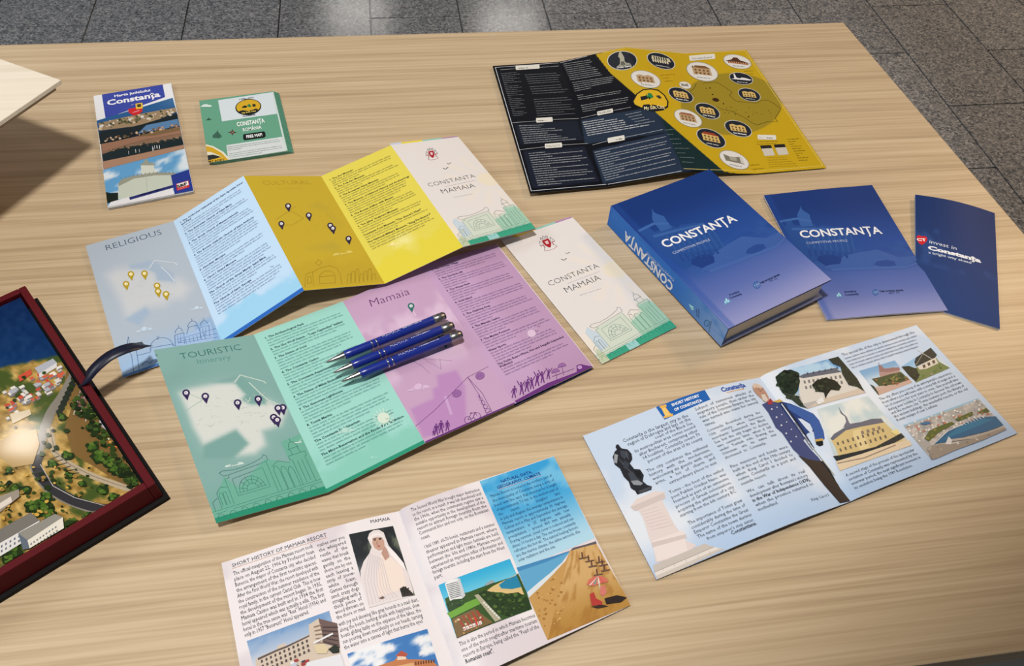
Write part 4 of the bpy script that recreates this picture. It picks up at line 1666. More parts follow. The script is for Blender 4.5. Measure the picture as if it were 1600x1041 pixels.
bt.text('My Soft City', (1158, 545), (1226, 533), (216, 190, 90), 0.05)
bt.text('Constanta', (1162, 560), (1222, 551), (40, 46, 46), 0.03)
bt.build()
tx = N1.ink('title_lettering', 'A', 3)
tx.text('CONSTANȚA', (1135, 606), (1268, 586), (232, 236, 234), 0.03, k=2.2)
tx.text('ROMÂNIA', (1164, 630), (1253, 616), (226, 232, 228), 0.02, k=1.9)
tx.build()
fm = N1.ink('free_map_tag', 'A', 3)
fm.poly([(1163, 650), (1166, 643), (1262, 629), (1269, 634), (1271, 652), (1264, 659), (1170, 672), (1164, 666)], (24, 28, 28))
fm.text('FREE MAP!', (1180, 662), (1256, 651), (236, 238, 238), 0.03, k=1.9)
fm.build()
bo = N1.ink('body_lettering', 'A', 3)
for i in range(3):
    bo.greek((1090, 706 + i * 8), (1345 + i * 3, 668 + i * 8), 0.0019, (100, 108, 106), fill=.98 if i < 2 else .25)
for i in range(3):
    bo.greek((1097, 738 + i * 9), (1356 + i * 3, 698 + i * 9), 0.0019, (100, 108, 106), fill=.98 if i < 2 else .6)
bo.build()
dr = N1.ink('drawing_print', 'A', 2)
dr.poly([(958, 512), (975, 500), (990, 499), (1000, 503), (1012, 504), (1012, 512)], (210, 224, 220))
dr.poly([(985, 576), (1000, 563), (1002, 569), (1014, 571), (1002, 576)], (52, 86, 74))
dr.poly([(1016, 650), (1040, 628), (1062, 652), (1050, 662), (1020, 660)], (60, 100, 84))
dr.line([(1040, 622), (1042, 660)], 0.5, (40, 70, 60))
for q in range(8):
    an = q * math.pi / 4
    r_ = 24 if q % 2 == 0 else 13
    dr.poly([(1112 + r_ * math.cos(an), 634 + r_ * .7 * math.sin(an)), (1112 + 6 * math.cos(an + .8), 634 + 5 * math.sin(an + .8)), (1112 + 6 * math.cos(an - .8), 634 + 5 * math.sin(an - .8))],
            (150, 52, 48) if q % 2 else (70, 44, 46))
dr.build()
ro = N1.ink('road_print', 'A', 2)
ro.poly([(978, 692), (1020, 700), (1070, 728), (1102, 766), (1000, 782), (990, 770)], (222, 218, 200))
ro.poly([(980, 700), (1015, 706), (1060, 732), (1092, 768), (1085, 769), (1050, 745), (1010, 728), (984, 728)], (206, 164, 40))
ro.poly([(986, 745), (1020, 740), (1060, 752), (1078, 769), (1002, 781), (990, 770)], (44, 48, 46))
ro.poly([(988, 770), (1060, 752), (1086, 768), (1002, 782)], (214, 170, 44))
ro.text('MY SOFT', (996, 779), (1075, 768), (40, 40, 36), 0.03)
ro.build()

# ================================================================== large black and yellow city map
MC = [((769.6, 103), (828.5, 302.6)), ((874, 96.5), (948.6, 292)), ((977.4, 73.7), (1066, 270)), ((1071.6, 83.6), (1179.6, 271.5)), ((1166, 78), (1291, 262.5))]
cm = thing('unfolded_map', 'unfolded city map half navy black and half mustard yellow with round pictures', 'map', un(1020, 190, 0))
NAV, YEL = np.array([12., 14, 22]), np.array([190., 158, 28])


def c_map(st, pp):
    q = (pp - np.array([940, 60])) * 4.444
    i = (pp - np.array([760, 60])) * 4.163
    c = np.tile(NAV, (len(st), 1))
    c = mix(c, (38, 52, 72), smooth(-2, 2, polydist(i, [(615, 530), (1090, 440), (1250, 600), (640, 690)])) * .9)
    c = mix(c, (40, 54, 76), smooth(-2, 2, polydist(i, [(690, 730), (1180, 610), (1400, 850), (760, 945)])) * .9)
    c = mix(c, (28, 34, 48), smooth(-3, 3, polydist(i, [(185, 560), (590, 535), (630, 660), (225, 690)])) * .8)
    c = mix(c, (30, 36, 52), smooth(-3, 3, polydist(i, [(240, 735), (640, 705), (735, 930), (300, 975)])) * .8)
    c = mix(c, (24, 44, 46), smooth(-2, 2, polydist(q, [(380, 470), (880, 940), (560, 900)])))
    yl = polydist(q, [(-40, 112), (165, 40), (585, 85), (1010, 60), (1600, 920), (1060, 960), (850, 925), (60, 240)])
    y = np.tile(YEL, (len(st), 1))
    y = mix(y, (150, 130, 40), smooth(-3, 3, 1 - np.hypot((q[:, 0] - 905) / 345, (q[:, 1] - 452) / 212) if False else (1 - np.hypot((q[:, 0] - 900) / 350, (q[:, 1] - 455) / 215)) * 250))
    y = mix(y, (186, 148, 34), smooth(-10, 10, polydist(q, [(300, 180), (560, 200), (600, 300), (430, 320), (360, 260)])) * .6 * fbm(q[:, 0] / 20, q[:, 1] / 20, 77))
    return mix(c, y, smooth(-1.5, 1.5, yl))


Z1 = [x * mm for x in (4, 2, 11, 3, 4)]
Z2 = [x * mm for x in (6, 5, 12, 3, 2)]
MP = []
for i in range(4):
    tl, bl, tr, br = un(*MC[i][0], Z1[i]), un(*MC[i][1], Z2[i]), un(*MC[i + 1][0], Z1[i + 1]), un(*MC[i + 1][1], Z2[i + 1])
    MP.append(Page('panel', cm, [tl, tr, br, bl], c_map, 70, 130, 0.0003, mat=GLOSSY_MAP if 'GLOSSY_MAP' in globals() else PAPER, rim=(120, 110, 70)))
M1, M2, M3, M4 = MP
wh = (206, 210, 214)


def border(pg, crop, pts, col, w=0.8):
    q = pg.ink('border_line', crop, 2)
    q.line(pts, w, col)
    q.build()


border(M1, 'I', [(470, 160), (58, 190), (292, 993), (780, 950)], wh)
border(M2, 'I', [(478, 160), (655, 116)], wh)
border(M2, 'I', [(790, 950), (1055, 905), (1275, 862)], wh)
ye = (228, 204, 110)
border(M2, 'J', [(0, 105), (165, 68)], ye)
border(M3, 'J', [(165, 68), (580, 106)], ye)
border(M3, 'J', [(570, 905), (720, 912), (850, 915), (1065, 925)], ye)
border(M4, 'J', [(590, 104), (995, 88), (1535, 885), (1070, 925)], ye)


def tag_lbl(pg, crop, c, u, s, w, h):
    c, u = np.array(c, float), np.array(u, float)
    v = np.array([-u[1] * .2 + .1, 1.0])
    q = pg.ink('label_tag', crop, 3)
    pts = []
    for a, b in ((-.96, -1), (.96, -1), (1, -.6), (1, .6), (.96, 1), (-.96, 1), (-1, .6), (-1, -.6)):
        pts.append(c + u * w * a + v * h * b)
    q.poly(pts, (216, 214, 206))
    if s == '~':
        q.greek(c - u * w * .78 + v * h * .5, c + u * w * .78 + v * h * .5, 0.0042, (64, 62, 62), off=1.5)
        q.build()
        return
    q.text(s, c - u * w * .78 + v * h * .55, c + u * w * .78 + v * h * .55, (40, 40, 44), 0.0, k=1.5 if len(s) < 14 else 2.1)
    q.build()


tag_lbl(M1, 'I', (268, 188), (.995, -.06), '~', 78, 14)
tag_lbl(M1, 'I', (377, 531), (.995, -.06), '~', 54, 15)
tag_lbl(M1, 'I', (436, 698), (.995, -.08), 'FUN FACTS', 56, 15)
tag_lbl(M2, 'I', (772, 480), (.98, -.2), 'MUSEUMS', 52, 13)
tag_lbl(M2, 'I', (844, 656), (.98, -.18), '~', 56, 16)
tag_lbl(M4, 'J', (698, 132), (.995, -.08), 'Other points of interest', 90, 18)
tag_lbl(M4, 'J', (1147, 688), (1.0, .02), '~', 64, 16)
for pg, seg in ((M1, [(90, 205), (190, 198)]), (M1, [(350, 190), (470, 180)]), (M1, [(165, 550), (322, 538)]), (M1, [(432, 528), (600, 522)]),
                (M1, [(215, 725), (380, 706)]), (M1, [(492, 694), (660, 684)]), (M2, [(610, 520), (720, 495)]), (M2, [(825, 470), (940, 448)]),
                (M2, [(690, 694), (788, 668)]), (M2, [(900, 645), (1165, 590)])):
    q = pg.ink('rule_line', 'I', 2)
    q.line(seg, 0.5, wh)
    q.build()


def block(pg, crop, a, b, n, size, col, fills=None, name='body_lettering', off=1.0):
    q = pg.ink(name, crop, 2)
    a, b = np.array(a, float), np.array(b, float)
    for i in range(n):
        e = a + (b - a) * i / max(1, n - 1)
        q.greek(e[:2], e[2:], size, col, fill=(fills[i % len(fills)] if fills else .82 + .18 * random.random()), off=off)
    q.build()


g1, g2 = (140, 144, 152), (196, 200, 204)
block(M1, 'I', (95, 232, 225, 222), (175, 505, 270, 498), 24, .0021, g1, (.8, .95, .7, .9, .6, .95, .2))
block(M1, 'I', (250, 240, 500, 225), (275, 295, 515, 280), 5, .0021, g1)
block(M1, 'I', (282, 318, 520, 300), (300, 362, 540, 348), 4, .0021, g1)
block(M1, 'I', (308, 400, 555, 385), (332, 505, 590, 490), 8, .0021, g1, (.9, .98, .7, .95))
block(M1, 'I', (212, 572, 480, 560), (248, 685, 600, 655), 9, .0022, g2, (.6, .5, .8, .9, .55, .7, .75, .85, .97), 'bullet_lettering')
block(M1, 'I', (275, 752, 640, 718), (335, 958, 730, 925), 15, .0022, g2, (.3, .95, .4, .9, .97, .85), 'bullet_lettering')
block(M2, 'I', (500, 170, 680, 142), (545, 272, 790, 232), 9, .0021, g2)
block(M2, 'I', (560, 290, 830, 250), (575, 345, 850, 290), 5, .0021, g2, (1, .98, .95, .9, .4))
block(M2, 'I', (590, 375, 880, 330), (600, 400, 905, 350), 3, .0021, g2, (.15, .95, .9))
block(M2, 'I', (615, 440, 930, 385), (628, 478, 955, 425), 4, .0021, g2, (.98, .95, .9, .25))
block(M2, 'I', (628, 550, 880, 508), (655, 635, 1060, 565), 7, .0029, (218, 220, 222), (.55, .8, .85, .8, .75, .9, 1), 'museum_lettering', 1.3)
block(M2, 'I', (905, 500, 1050, 470), (985, 560, 1150, 530), 5, .0021, g2, (.7, .6, .55, .6))
block(M2, 'I', (705, 745, 1175, 640), (775, 925, 1245, 815), 13, .0024, g2, (1, .2, .98, .95, .3))
block(M3, 'J', (440, 640, 520, 632), (560, 860, 700, 868), 8, .0021, (130, 146, 146), (.9, .5, .8, .6))


def oval(pg, crop, c, rx, ry, dark, name, tilt=0.10, text=None, kind='house', roof=None):
    q = pg.ink('round_picture', crop, 3)
    c = np.array(c, float)
    ax, bx_ = np.array([rx, rx * tilt]), np.array([rx * .18, ry])
    q.ell(c, ax * 1.05, bx_ * 1.06, (206, 206, 200) if dark else (150, 146, 130), 30)
    q.ell(c, ax, bx_, (36, 40, 48) if dark else (214, 212, 208), 30)

    def p(*pts):
        return [c + ax * a + bx_ * b for a, b in pts]
    fc = (206, 176, 108) if dark else (176, 148, 112)
    if kind == 'house':
        q.poly(p((-.62, .38), (-.62, -.38), (-.35, -.52), (-.05, -.42), (.25, -.55), (.58, -.40), (.62, .35)), fc)
        if roof:
            q.poly(p((-.66, -.36), (-.4, -.62), (.3, -.66), (.64, -.38)), roof)
        for i in range(4):
            for j in range(2):
                a, b = -.48 + i * .27, -.24 + j * .32
                q.poly(p((a, b), (a + .13, b), (a + .13, b + .2), (a, b + .2)), (110, 80, 50) if not dark else (96, 74, 46))
    elif kind == 'statue':
        q.poly(p((-.28, .55), (-.18, .15), (-.12, -.25), (-.2, -.5), (-.08, -.85), (.05, -1.08), (.12, -.8), (.2, -.3), (.14, .1), (.35, .5)), (170, 168, 150))
        q.poly(p((-.45, .6), (-.25, .35), (.4, .32), (.55, .55)), (150, 150, 136))
        q.poly(p((-.12, .1), (.1, .1), (.16, .5), (-.18, .5)), (96, 96, 88))
    elif kind == 'museum':
        q.poly(p((-.7, -.1), (-.6, -.55), (.7, -.5), (.75, -.05)), (196, 190, 160))
        for i in range(6):
            a = -.5 + i * .18
            q.poly(p((a, -.5), (a + .09, -.5), (a + .09, -.1), (a, -.1)), (40, 42, 50))
        for i in range(7):
            a = -.6 + i * .18
            q.ell(c + ax * a + bx_ * .1, ax * .07, bx_ * .2, (206, 198, 170), 10)
    elif kind == 'mosque':
        q.poly(p((-.9, .2), (-.6, .05), (-.55, -.75), (-.45, -.8), (-.38, -.1), (-.1, .0), (.1, -.2), (.4, -.15), (.95, .1), (.7, .25)), (220, 220, 220))
    elif kind == 'pavilion':
        q.poly(p((-.75, .3), (-.7, .0), (.7, .05), (.85, .35)), (150, 92, 54))
        q.poly(p((-.95, .05), (-.4, -.25), (-.2, -.6), (.1, -.6), (.25, -.25), (1.0, .12)), (84, 52, 38))
        for i in range(8):
            a = -.6 + i * .17
            q.line(p((a, .02), (a, .3)), .5, (226, 206, 170))
    elif kind == 'old':
        q.poly(p((-.65, .3), (-.7, -.45), (-.3, -.3), (.1, -.35), (.55, -.55), (.7, .3)), (120, 116, 104))
        q.poly(p((-.3, .1), (-.3, -.3), (.2, -.3), (.2, .1)), (160, 156, 140))
        q.poly(p((.45, .2), (.45, -.5), (.65, -.4), (.7, .25)), (196, 194, 186))
    if text:
        y = .72 if kind != 'statue' else .78
        if text == '~':                       # caption too small to read
            q.greek(c - ax * .46 + bx_ * y, c + ax * .46 + bx_ * y, 0.0036, (206, 206, 202) if dark else (84, 80, 72), off=1.3)
            q.build()
            return
        q.text(text, c - ax * .52 + bx_ * y, c + ax * .52 + bx_ * y, (226, 226, 222) if dark else (60, 56, 50), 0.03, k=1.6)
    q.build()


for pgs, c, rx, ry, dark, txt, kind, tilt, roof in (
        ((M2, M3), (143, 155), 98, 62, True, 'Ovidiu Statue', 'statue', -.12, None),
        ((M3,), (412, 158), 92, 54, True, 'Museum of National History', 'museum', .18, None),
        ((M2, M3), (306, 285), 98, 58, False, '~', 'house', .12, None),
        ((M3, M4), (698, 232), 104, 64, False, '~', 'house', .1, (120, 84, 52)),
        ((M4,), (942, 163), 92, 48, False, '~', 'pavilion', .1, None),
        ((M4,), (968, 280), 78, 40, True, '~', 'mosque', .08, None),
        ((M4,), (1025, 393), 74, 44, True, '~', 'house', .12, None),
        ((M3,), (550, 394), 82, 50, True, 'Museum of Art', 'house', .18, None),
        ((M3,), (580, 326), 40, 24, False, None, 'old', .1, None),
        ((M3,), (600, 556), 92, 58, False, '~', 'house', .2, (150, 100, 70)),
        ((M3, M4), (735, 506), 82, 52, True, 'Casa Hrisicos', 'house', .18, None),
        ((M3,), (760, 695), 96, 62, True, '~', 'house', .22, (150, 62, 40)),
        ((M3, M4), (948, 628), 90, 54, True, 'Casa Manicatide', 'house', .16, None),
        ((M3, M4), (920, 845), 98, 60, False, '~', 'old', .22, None)):
    for pg in pgs:
        oval(pg, 'J', c, rx, ry, dark, '', text=txt, kind=kind, tilt=tilt, roof=roof)
# round logo badge over the fold
for pg in (M2, M3):
    q = pg.ink('badge_print', 'J', 3)
    q.poly([(212, 440), (240, 385), (290, 352), (340, 348), (395, 358), (440, 395), (465, 440), (462, 475), (430, 498), (350, 505), (275, 492), (225, 465)], (26, 28, 30))
    q.poly([(222, 440), (248, 390), (293, 360), (340, 356), (392, 366), (432, 398), (455, 440), (452, 470), (425, 488), (350, 493), (280, 482), (232, 460)], (212, 172, 40))
    q.poly([(275, 492), (290, 462), (330, 458), (400, 470), (440, 478), (462, 470), (462, 478), (430, 500), (350, 508)], (28, 30, 34))
    q.poly([(268, 406), (300, 400), (330, 392), (345, 412), (310, 425), (275, 432)], (30, 30, 32))
    q.poly([(310, 400), (322, 378), (345, 384), (362, 410), (342, 418)], (42, 128, 74))
    q.poly([(375, 400), (400, 396), (418, 415), (400, 422)], (52, 56, 50))
    q.build()
for pg in (M2, M3):
    q = pg.ink('badge_lettering', 'J', 5)
    q.text('My Soft City', (296, 497), (442, 487), (226, 214, 170), 0.02, k=1.6).build()
# park outline on the map field
ol = [(610, 370), (640, 350), (655, 318), (700, 312), (800, 305), (850, 335), (905, 372), (890, 398), (930, 435), (1000, 445), (1080, 450), (1110, 432), (1150, 428),
      (1200, 455), (1245, 490), (1205, 555), (1222, 578), (1150, 580), (1080, 602), (1050, 590), (990, 550), (900, 505), (830, 490), (780, 470)]
for pg, pts in ((M4, ol[3:]), (M3, [(640, 395), (610, 370), (640, 350), (655, 318), (660, 316)])):
    q = pg.ink('park_outline', 'J', 2)
    q.line(pts, 0.6, (66, 58, 22))
    for i in range(20 if pg is M4 else 0):
        x, y = 850 + RNG.random() * 330, 500 + (RNG.random() - .5) * 60
        q.ell((x, y), (3, 0), (0, 3), (90, 82, 26), 6)
    if pg is M4:
        for x, y in ((724, 348), (752, 345), (770, 390), (846, 454), (1020, 545)):
            q.ell((x, y), (5, 0), (0, 5), (40, 36, 24), 8)
        q.ell((792, 427), (24, 3), (2, 13), (60, 38, 24), 14)
    q.build()
block(M3, 'J', (405, 260, 540, 250), (440, 300, 520, 296), 3, .0030, (160, 124, 30), (.8, .5, .7), 'map_lettering')
block(M4, 'J', (1075, 722, 1250, 715), (1080, 738, 1240, 732), 2, .0022, (96, 76, 26), None, 'body_lettering')
block(M4, 'J', (1290, 705, 1385, 698), (1370, 850, 1465, 846), 10, .0024, (96, 76, 26), (.9, .6, .3, .8, .7), 'address_lettering')
block(M4, 'J', (1150, 832, 1310, 826), (1165, 895, 1375, 885), 5, .0018, (150, 116, 30), None, 'body_lettering')
block(M4, 'J', (990, 230, 1060, 228), (1000, 250, 1060, 248), 2, .0024, (110, 84, 26), None, 'map_lettering')
block(M4, 'J', (1035, 884, 1105, 880), (1050, 912, 1135, 906), 2, .0028, (110, 84, 26), None, 'address_lettering')
for a, b in (((1100, 745), (1112, 800)), ((1195, 738), (1215, 800))):
    q = M4.ink('card_print', 'J', 2)
    x, y = a
    q.poly([(x, y), (x + 75, y - 4), (x + 105, y + 68), (x + 32, y + 74)], (196, 190, 176))
    q.poly([(x, y), (x + 75, y - 4), (x + 84, y + 18), (x + 8, y + 22)], (40, 36, 34))
    q.build()

# ================================================================== hardcover blue book
bk = thing('hardcover_book', 'thick blue hardcover book with white title lying on the table', 'book', un(1120, 410, 0))
BH = 0.0335
TILT = (0.0, 0.0028, 0.0062, 0.0034)          # its far corner rests on the thin brochure
BH = BH - 0.002
top = [un(*p, BH + h) for p, h in zip(((955, 321.5), (1108.7, 264.3), (1299, 437), (1138.5, 513.6)), TILT)]


def c_book(st, pp):
    x, y = st[:, 0], st[:, 1]
    c = mix(cols3((24, 54, 118), st), (36, 74, 148), smooth(.1, .5, y))
    c = mix(c, (84, 104, 170), smooth(.52, .78, y))
    c = mix(c, (150, 152, 198), smooth(.74, 1.05, y))
    n = fbm(x * 9, y * 13, 51)
    bld = smooth(-.01, .01, polydist(st, [(.05, .34), (.16, .33), (.20, .26), (.24, .22), (.29, .26), (.31, .34), (.46, .36), (.5, .52), (.66, .50), (.95, .46), (1, .52), (1, .62), (.5, .66), (.12, .66)]))
    c = mix(c, (50, 88, 154), bld * smooth(.25, .65, n) * .5)
    c = mix(c, (30, 58, 128), smooth(.62, .74, fbm(x * 7, y * 16, 53)) * smooth(.5, .56, y) * smooth(.68, .62, y) * .8)
    return mix(c, (40, 78, 160), smooth(.035, .02, np.abs(x - .03)) * .35)


F1 = Page('front_cover', bk, top, c_book, 60, 80, 0.0025, mat=MATT, rim=(60, 78, 140))
u_ = (top[1] - top[0]) / np.linalg.norm(top[1] - top[0])
v_ = (top[3] - top[0]) / np.linalg.norm(top[3] - top[0])
dn = np.array([0, 0, -(BH - 0.0027)])
Page('back_cover', bk, [p + dn for p in top], (150, 160, 205), 2, 2, 0.0025, mat=MATT, rim=(156, 164, 208))
ins = [top[0] + u_ * .003 + v_ * .004, top[1] - u_ * .005 + v_ * .004, top[2] - u_ * .005 - v_ * .004, top[3] + u_ * .003 - v_ * .004]
mpg, n_, l_, b_ = new_mat('book_page_edges')
wv = n_.new('ShaderNodeTexWave')
wv.bands_direction = 'Z'
wv.inputs['Scale'].default_value = 420
wv.inputs['Distortion'].default_value = 0.6
tcx = n_.new('ShaderNodeTexCoord')
l_.new(tcx.outputs['Object'], wv.inputs['Vector'])
rr = n_.new('ShaderNodeValToRGB')
rr.color_ramp.elements[0].color = (*lin((206, 199, 188)), 1)
rr.color_ramp.elements[1].color = (*lin((236, 230, 220)), 1)
l_.new(wv.outputs['Fac'], rr.inputs[0])
l_.new(rr.outputs[0], b_.inputs['Base Color'])
b_.inputs['Roughness'].default_value = 0.8
pt_, pb_ = [p + [0, 0, -.0026] for p in ins], [p + [0, 0, -(BH - .0029)] for p in ins]
raw('page_block', pt_ + pb_, [(0, 1, 2, 3)[::-1], (4, 5, 6, 7)] + [(i, (i + 1) % 4, 4 + (i + 1) % 4, 4 + i) for i in range(4)], bk, mpg)
lowt = [p + np.array([0, 0, -(BH - 0.0003)]) for p in top]
out_ = -u_ * 0.0006


def c_spine(st, pp):
    c = mix(cols3((130, 166, 220), st), (52, 116, 204), smooth(.0, .45, st[:, 0]))
    n = fbm(st[:, 0] * 12, st[:, 1] * 4, 61)
    return mix(c, (64, 128, 208), smooth(.45, .7, n) * .5)


S1 = Page('spine', bk, [lowt[3] + out_, lowt[0] + out_, top[0] + out_, top[3] + out_], c_spine, 60, 14, 0.002, mat=MATT, rim=(60, 90, 160))
t = F1.ink('title_lettering', 'L', 2)
t.text('CONSTANȚA', (368, 462), (748, 318), (232, 232, 236), 0.022, res=3)
t.build()
t = F1.ink('subtitle_lettering', 'L', 2)
t.text('COMPETITIVE PROFILE', (412, 496), (606, 422), (190, 200, 222), -0.005)
t.build()


def bank_logos(pg, crop, leaf, l1, l2, globe, w1, w2, u):
    q = pg.ink('city_logo', crop, 2)
    u = np.array(u, float)
    v = np.array([-u[1], u[0]])
    c = np.array(leaf, float)
    for a, b, s in ((0, -.9, 1), (-.7, 0, .8), (.7, 0, .8)):
        q.poly([c + u * (a * 14) + v * (b * 12), c + u * (a * 14 + 6 * s) + v * (b * 12 + 12), c + u * (a * 6) + v * 18, c + u * (a * 14 - 6 * s) + v * (b * 12 + 12)], (160, 222, 232))
    q.line([c - u * 18 + v * 20, c + v * 14, c + u * 18 + v * 18], 0.5, (120, 200, 220))
    q.text('Primăria', l1[0], l1[1], (30, 40, 84), 0.02)
    q.text('Constanța', l2[0], l2[1], (30, 40, 84), 0.02)
    q.build()
    q = pg.ink('bank_logo', crop, 2)
    g = np.array(globe, float)
    for r, w in ((18, .7),):
        q.ell(g, u * r, v * r, (34, 96, 160), 20, 0.2, 5.6, w=w)
    q.ell(g, u * 8, v * 18, (34, 96, 160), 16, 0.5, 5.9, w=.5)
    q.line([g - u * 16, g + u * 14 - v * 4], .5, (120, 200, 220))
    q.text('THE WORLD BANK', w1[0], w1[1], (24, 30, 70), 0.03)
    q.text('IBRD • IDA', w2[0], w2[1], (40, 50, 100), 0.0)
    q.build()


bank_logos(F1, 'L', (688, 735), ((708, 714), (758, 694)), ((710, 730), (772, 706)), (848, 657), ((868, 652), (972, 604)), ((918, 640), (958, 624)), (.93, -.36))
t = S1.ink('title_lettering', 'L', 2)
t.text('CONSTANȚA', (412, 655), (158, 372), (232, 234, 238), 0.03, k=1.2).build()
t = S1.ink('subtitle_lettering', 'L', 2)
t.text('COMPETITIVE PROFILE', (416, 628), (272, 482), (206, 220, 236), 0.0).build()
q = S1.ink('city_logo', 'L', 2)
q.poly([(492, 755), (520, 772), (512, 778), (498, 772)], (170, 224, 234))
q.poly([(500, 775), (510, 768), (520, 786), (508, 790)], (150, 214, 230))
q.text('Primăria', (538, 822), (534, 782), (34, 48, 96), 0.0)
q.text('Constanța', (546, 832), (546, 784), (34, 48, 96), 0.0)
q.build()
q = S1.ink('bank_logo', 'L', 2)
q.ell((586, 856), (12, 8), (-8, 14), (34, 100, 166), 14, w=.7)
q.ell((586, 856), (5, 4), (-8, 14), (90, 160, 206), 12, w=.5)
q.text('THE WORLD BANK', (598, 908), (612, 846), (30, 40, 88), 0.0)
q.build()

# ================================================================== thin blue brochure with the same cover
pb = thing('brochure', 'thin blue brochure with white title between hardcover book and navy booklet', 'brochure', un(1340, 400, 0))
pbz = 0.0036


def c_broch(st, pp):
    return c_book(st, pp) * 1.0


pc_ = [un(1193.5, 305, pbz + .001), un(1362.5, 289, pbz), un(1481, 485, pbz), un(1292.5, 499.5, pbz - .0004)]
wb_bump = lambda s, t: 0.0012 * np.sin(np.clip(s, 0, 1) * math.pi) ** 2 - 0.0004 * smooth(.05, -.0, s)
G1 = Page('front_cover', pb, pc_, c_broch, 50, 70, 0.0003, bump=wb_bump, mat=MATT, rim=(190, 196, 220))
for i in range(3):
    dd = np.array([0, 0, -.0006 * (i + 1)])
    Page('inner_sheet' if i < 2 else 'back_cover', pb, [p + dd for p in pc_], (206, 210, 226), 16, 4, 0.0004, bump=wb_bump, rim=(200, 204, 222))
t = G1.ink('title_lettering', 'M', 5)
t.text('CONSTANȚA', (288, 408), (797, 382), (232, 232, 236), 0.022, res=3).build()
t = G1.ink('subtitle_lettering', 'M', 5)
t.text('COMPETITIVE PROFILE', (322, 448), (578, 432), (190, 200, 222), -0.005).build()
bank_logos(G1, 'M', (522, 758), ((562, 752), (632, 746)), ((564, 770), (648, 763)), (752, 748), ((778, 748), (930, 740)), ((838, 758), (905, 753)), (.997, -.07))

# faint view of the old town square printed on both covers
ART = [([(150, 300), (215, 285), (245, 330), (330, 330), (400, 340), (410, 328), (560, 345), (600, 420), (640, 510), (560, 530), (330, 560), (210, 400)], (38, 76, 144)),
       ([(268, 292), (262, 262), (272, 240), (280, 226), (285, 203), (290, 226), (302, 238), (340, 262), (348, 300), (362, 332), (285, 338)], (52, 92, 158)),
       ([(150, 300), (260, 280), (352, 300), (352, 310), (262, 294), (155, 312)], (60, 100, 166)),
       ([(225, 345), (400, 345), (560, 352), (566, 362), (400, 358), (228, 360)], (56, 96, 160)),
       ([(560, 520), (640, 500), (760, 480), (900, 530), (1005, 520), (1010, 545), (940, 590), (580, 605), (420, 600)], (58, 92, 160)),
       ([(385, 545), (400, 520), (450, 512), (510, 516), (540, 540), (530, 570), (440, 580)], (30, 60, 128)),
       ([(740, 575), (760, 555), (820, 545), (870, 555), (880, 580), (800, 592)], (40, 72, 142)),
       ([(470, 600), (940, 585), (1005, 560), (1015, 572), (940, 600), (480, 618)], (66, 98, 166))]
for i in range(9):
    x = 300 + i * 36
    ART.append(([(x, 365 + i * 2), (x + 12, 364 + i * 2), (x + 40, 470 + i * 4), (x + 28, 472 + i * 4)], (46, 86, 152)))
for i in range(7):
    x = 330 + i * 38
    ART.append(([(x, 480 + i * 4), (x + 14, 478 + i * 4), (x + 24, 520 + i * 2), (x + 10, 522 + i * 2)], (34, 68, 136)))
for pg in (F1, G1):
    q = pg.ink('cover_picture', None, 1)
    for pts, c in ART:
        q.poly_st(G1.inv(px('M', pts)), c)
    q.build()

# ================================================================== navy booklet with the red heart
ib = thing('booklet', 'small dark navy booklet with a red heart mark and slogan at the far right', 'booklet', un(1490, 410, 0))


def c_navy(st, pp):
    c = mix(cols3((20, 50, 104), st), (26, 62, 122), smooth(0, 1, st[:, 1]))
    n = fbm(st[:, 0] * 8, st[:, 1] * 12, 71)
    b = smooth(-.01, .01, polydist(st, [(0, .34), (.28, .30), (.30, .45), (.5, .55), (1, .58), (1, .62), (.5, .66), (0, .64)]))
    return mix(c, (50, 86, 148), b * smooth(.35, .65, n) * .5)


iz = 0.0022
ic_ = [un(1430, 304, iz + .004), un(1554.3, 333, iz), un(1562.5, 514, iz), un(1431, 474, iz)]
ib_bump = lambda s, t: 0.004 * np.sin(np.clip(s, 0, 1) * math.pi) * (1 - t)
I1 = Page('front_cover', ib, ic_, c_navy, 40, 50, 0.0003, bump=ib_bump, mat=MATT, rim=(120, 136, 180))
for i in range(2):
    dd = np.array([0, 0, -.0007 * (i + 1)])
    Page('inner_sheet' if i == 0 else 'back_cover', ib, [p + dd for p in ic_], (200, 206, 222), 16, 4, 0.0004, bump=ib_bump, rim=(200, 206, 222))
q = I1.ink('heart_mark', 'M', 2)
q.poly([(1008, 402), (1016, 392), (1030, 392), (1042, 400), (1056, 396), (1070, 402), (1076, 416), (1070, 432), (1052, 446), (1040, 452), (1024, 442), (1012, 424)], (206, 34, 46))
q.text('CT', (1012, 426), (1070, 428), (240, 232, 232), 0.05, k=.75)
q.build()
q = I1.ink('slogan_lettering', 'M', 2)
q.text('invest in', (1088, 440), (1258, 484), (226, 230, 238), 0.0, k=.9)
q.build()
q = I1.ink('title_lettering', 'M', 2)
q.text('Constanța', (1078, 478), (1412, 564), (240, 240, 244), 0.055, k=.62)
q.build()
q = I1.ink('slogan_lettering', 'M', 2)
q.text('a bright way ahead', (1082, 504), (1350, 570), (206, 214, 228), 0.02, k=.8)
q.build()

# ================================================================== open history booklet (right)
INKT = (36, 40, 54)
hb = thing('open_booklet', 'open landscape booklet with pale sky pages, statue and uniformed man pictures', 'booklet', un(1250, 700, 0), 'open history booklets')


def sky_page(seed):
    def f(st, pp):
        c = cols3((196, 212, 232), st)
        n = fbm(st[:, 0] * 3, st[:, 1] * 2.4, seed)
        c = mix(c, (222, 228, 236), smooth(.42, .6, n))
        return mix(c, (170, 196, 228), smooth(.72, 1.0, st[:, 1]) * .8)
    return f


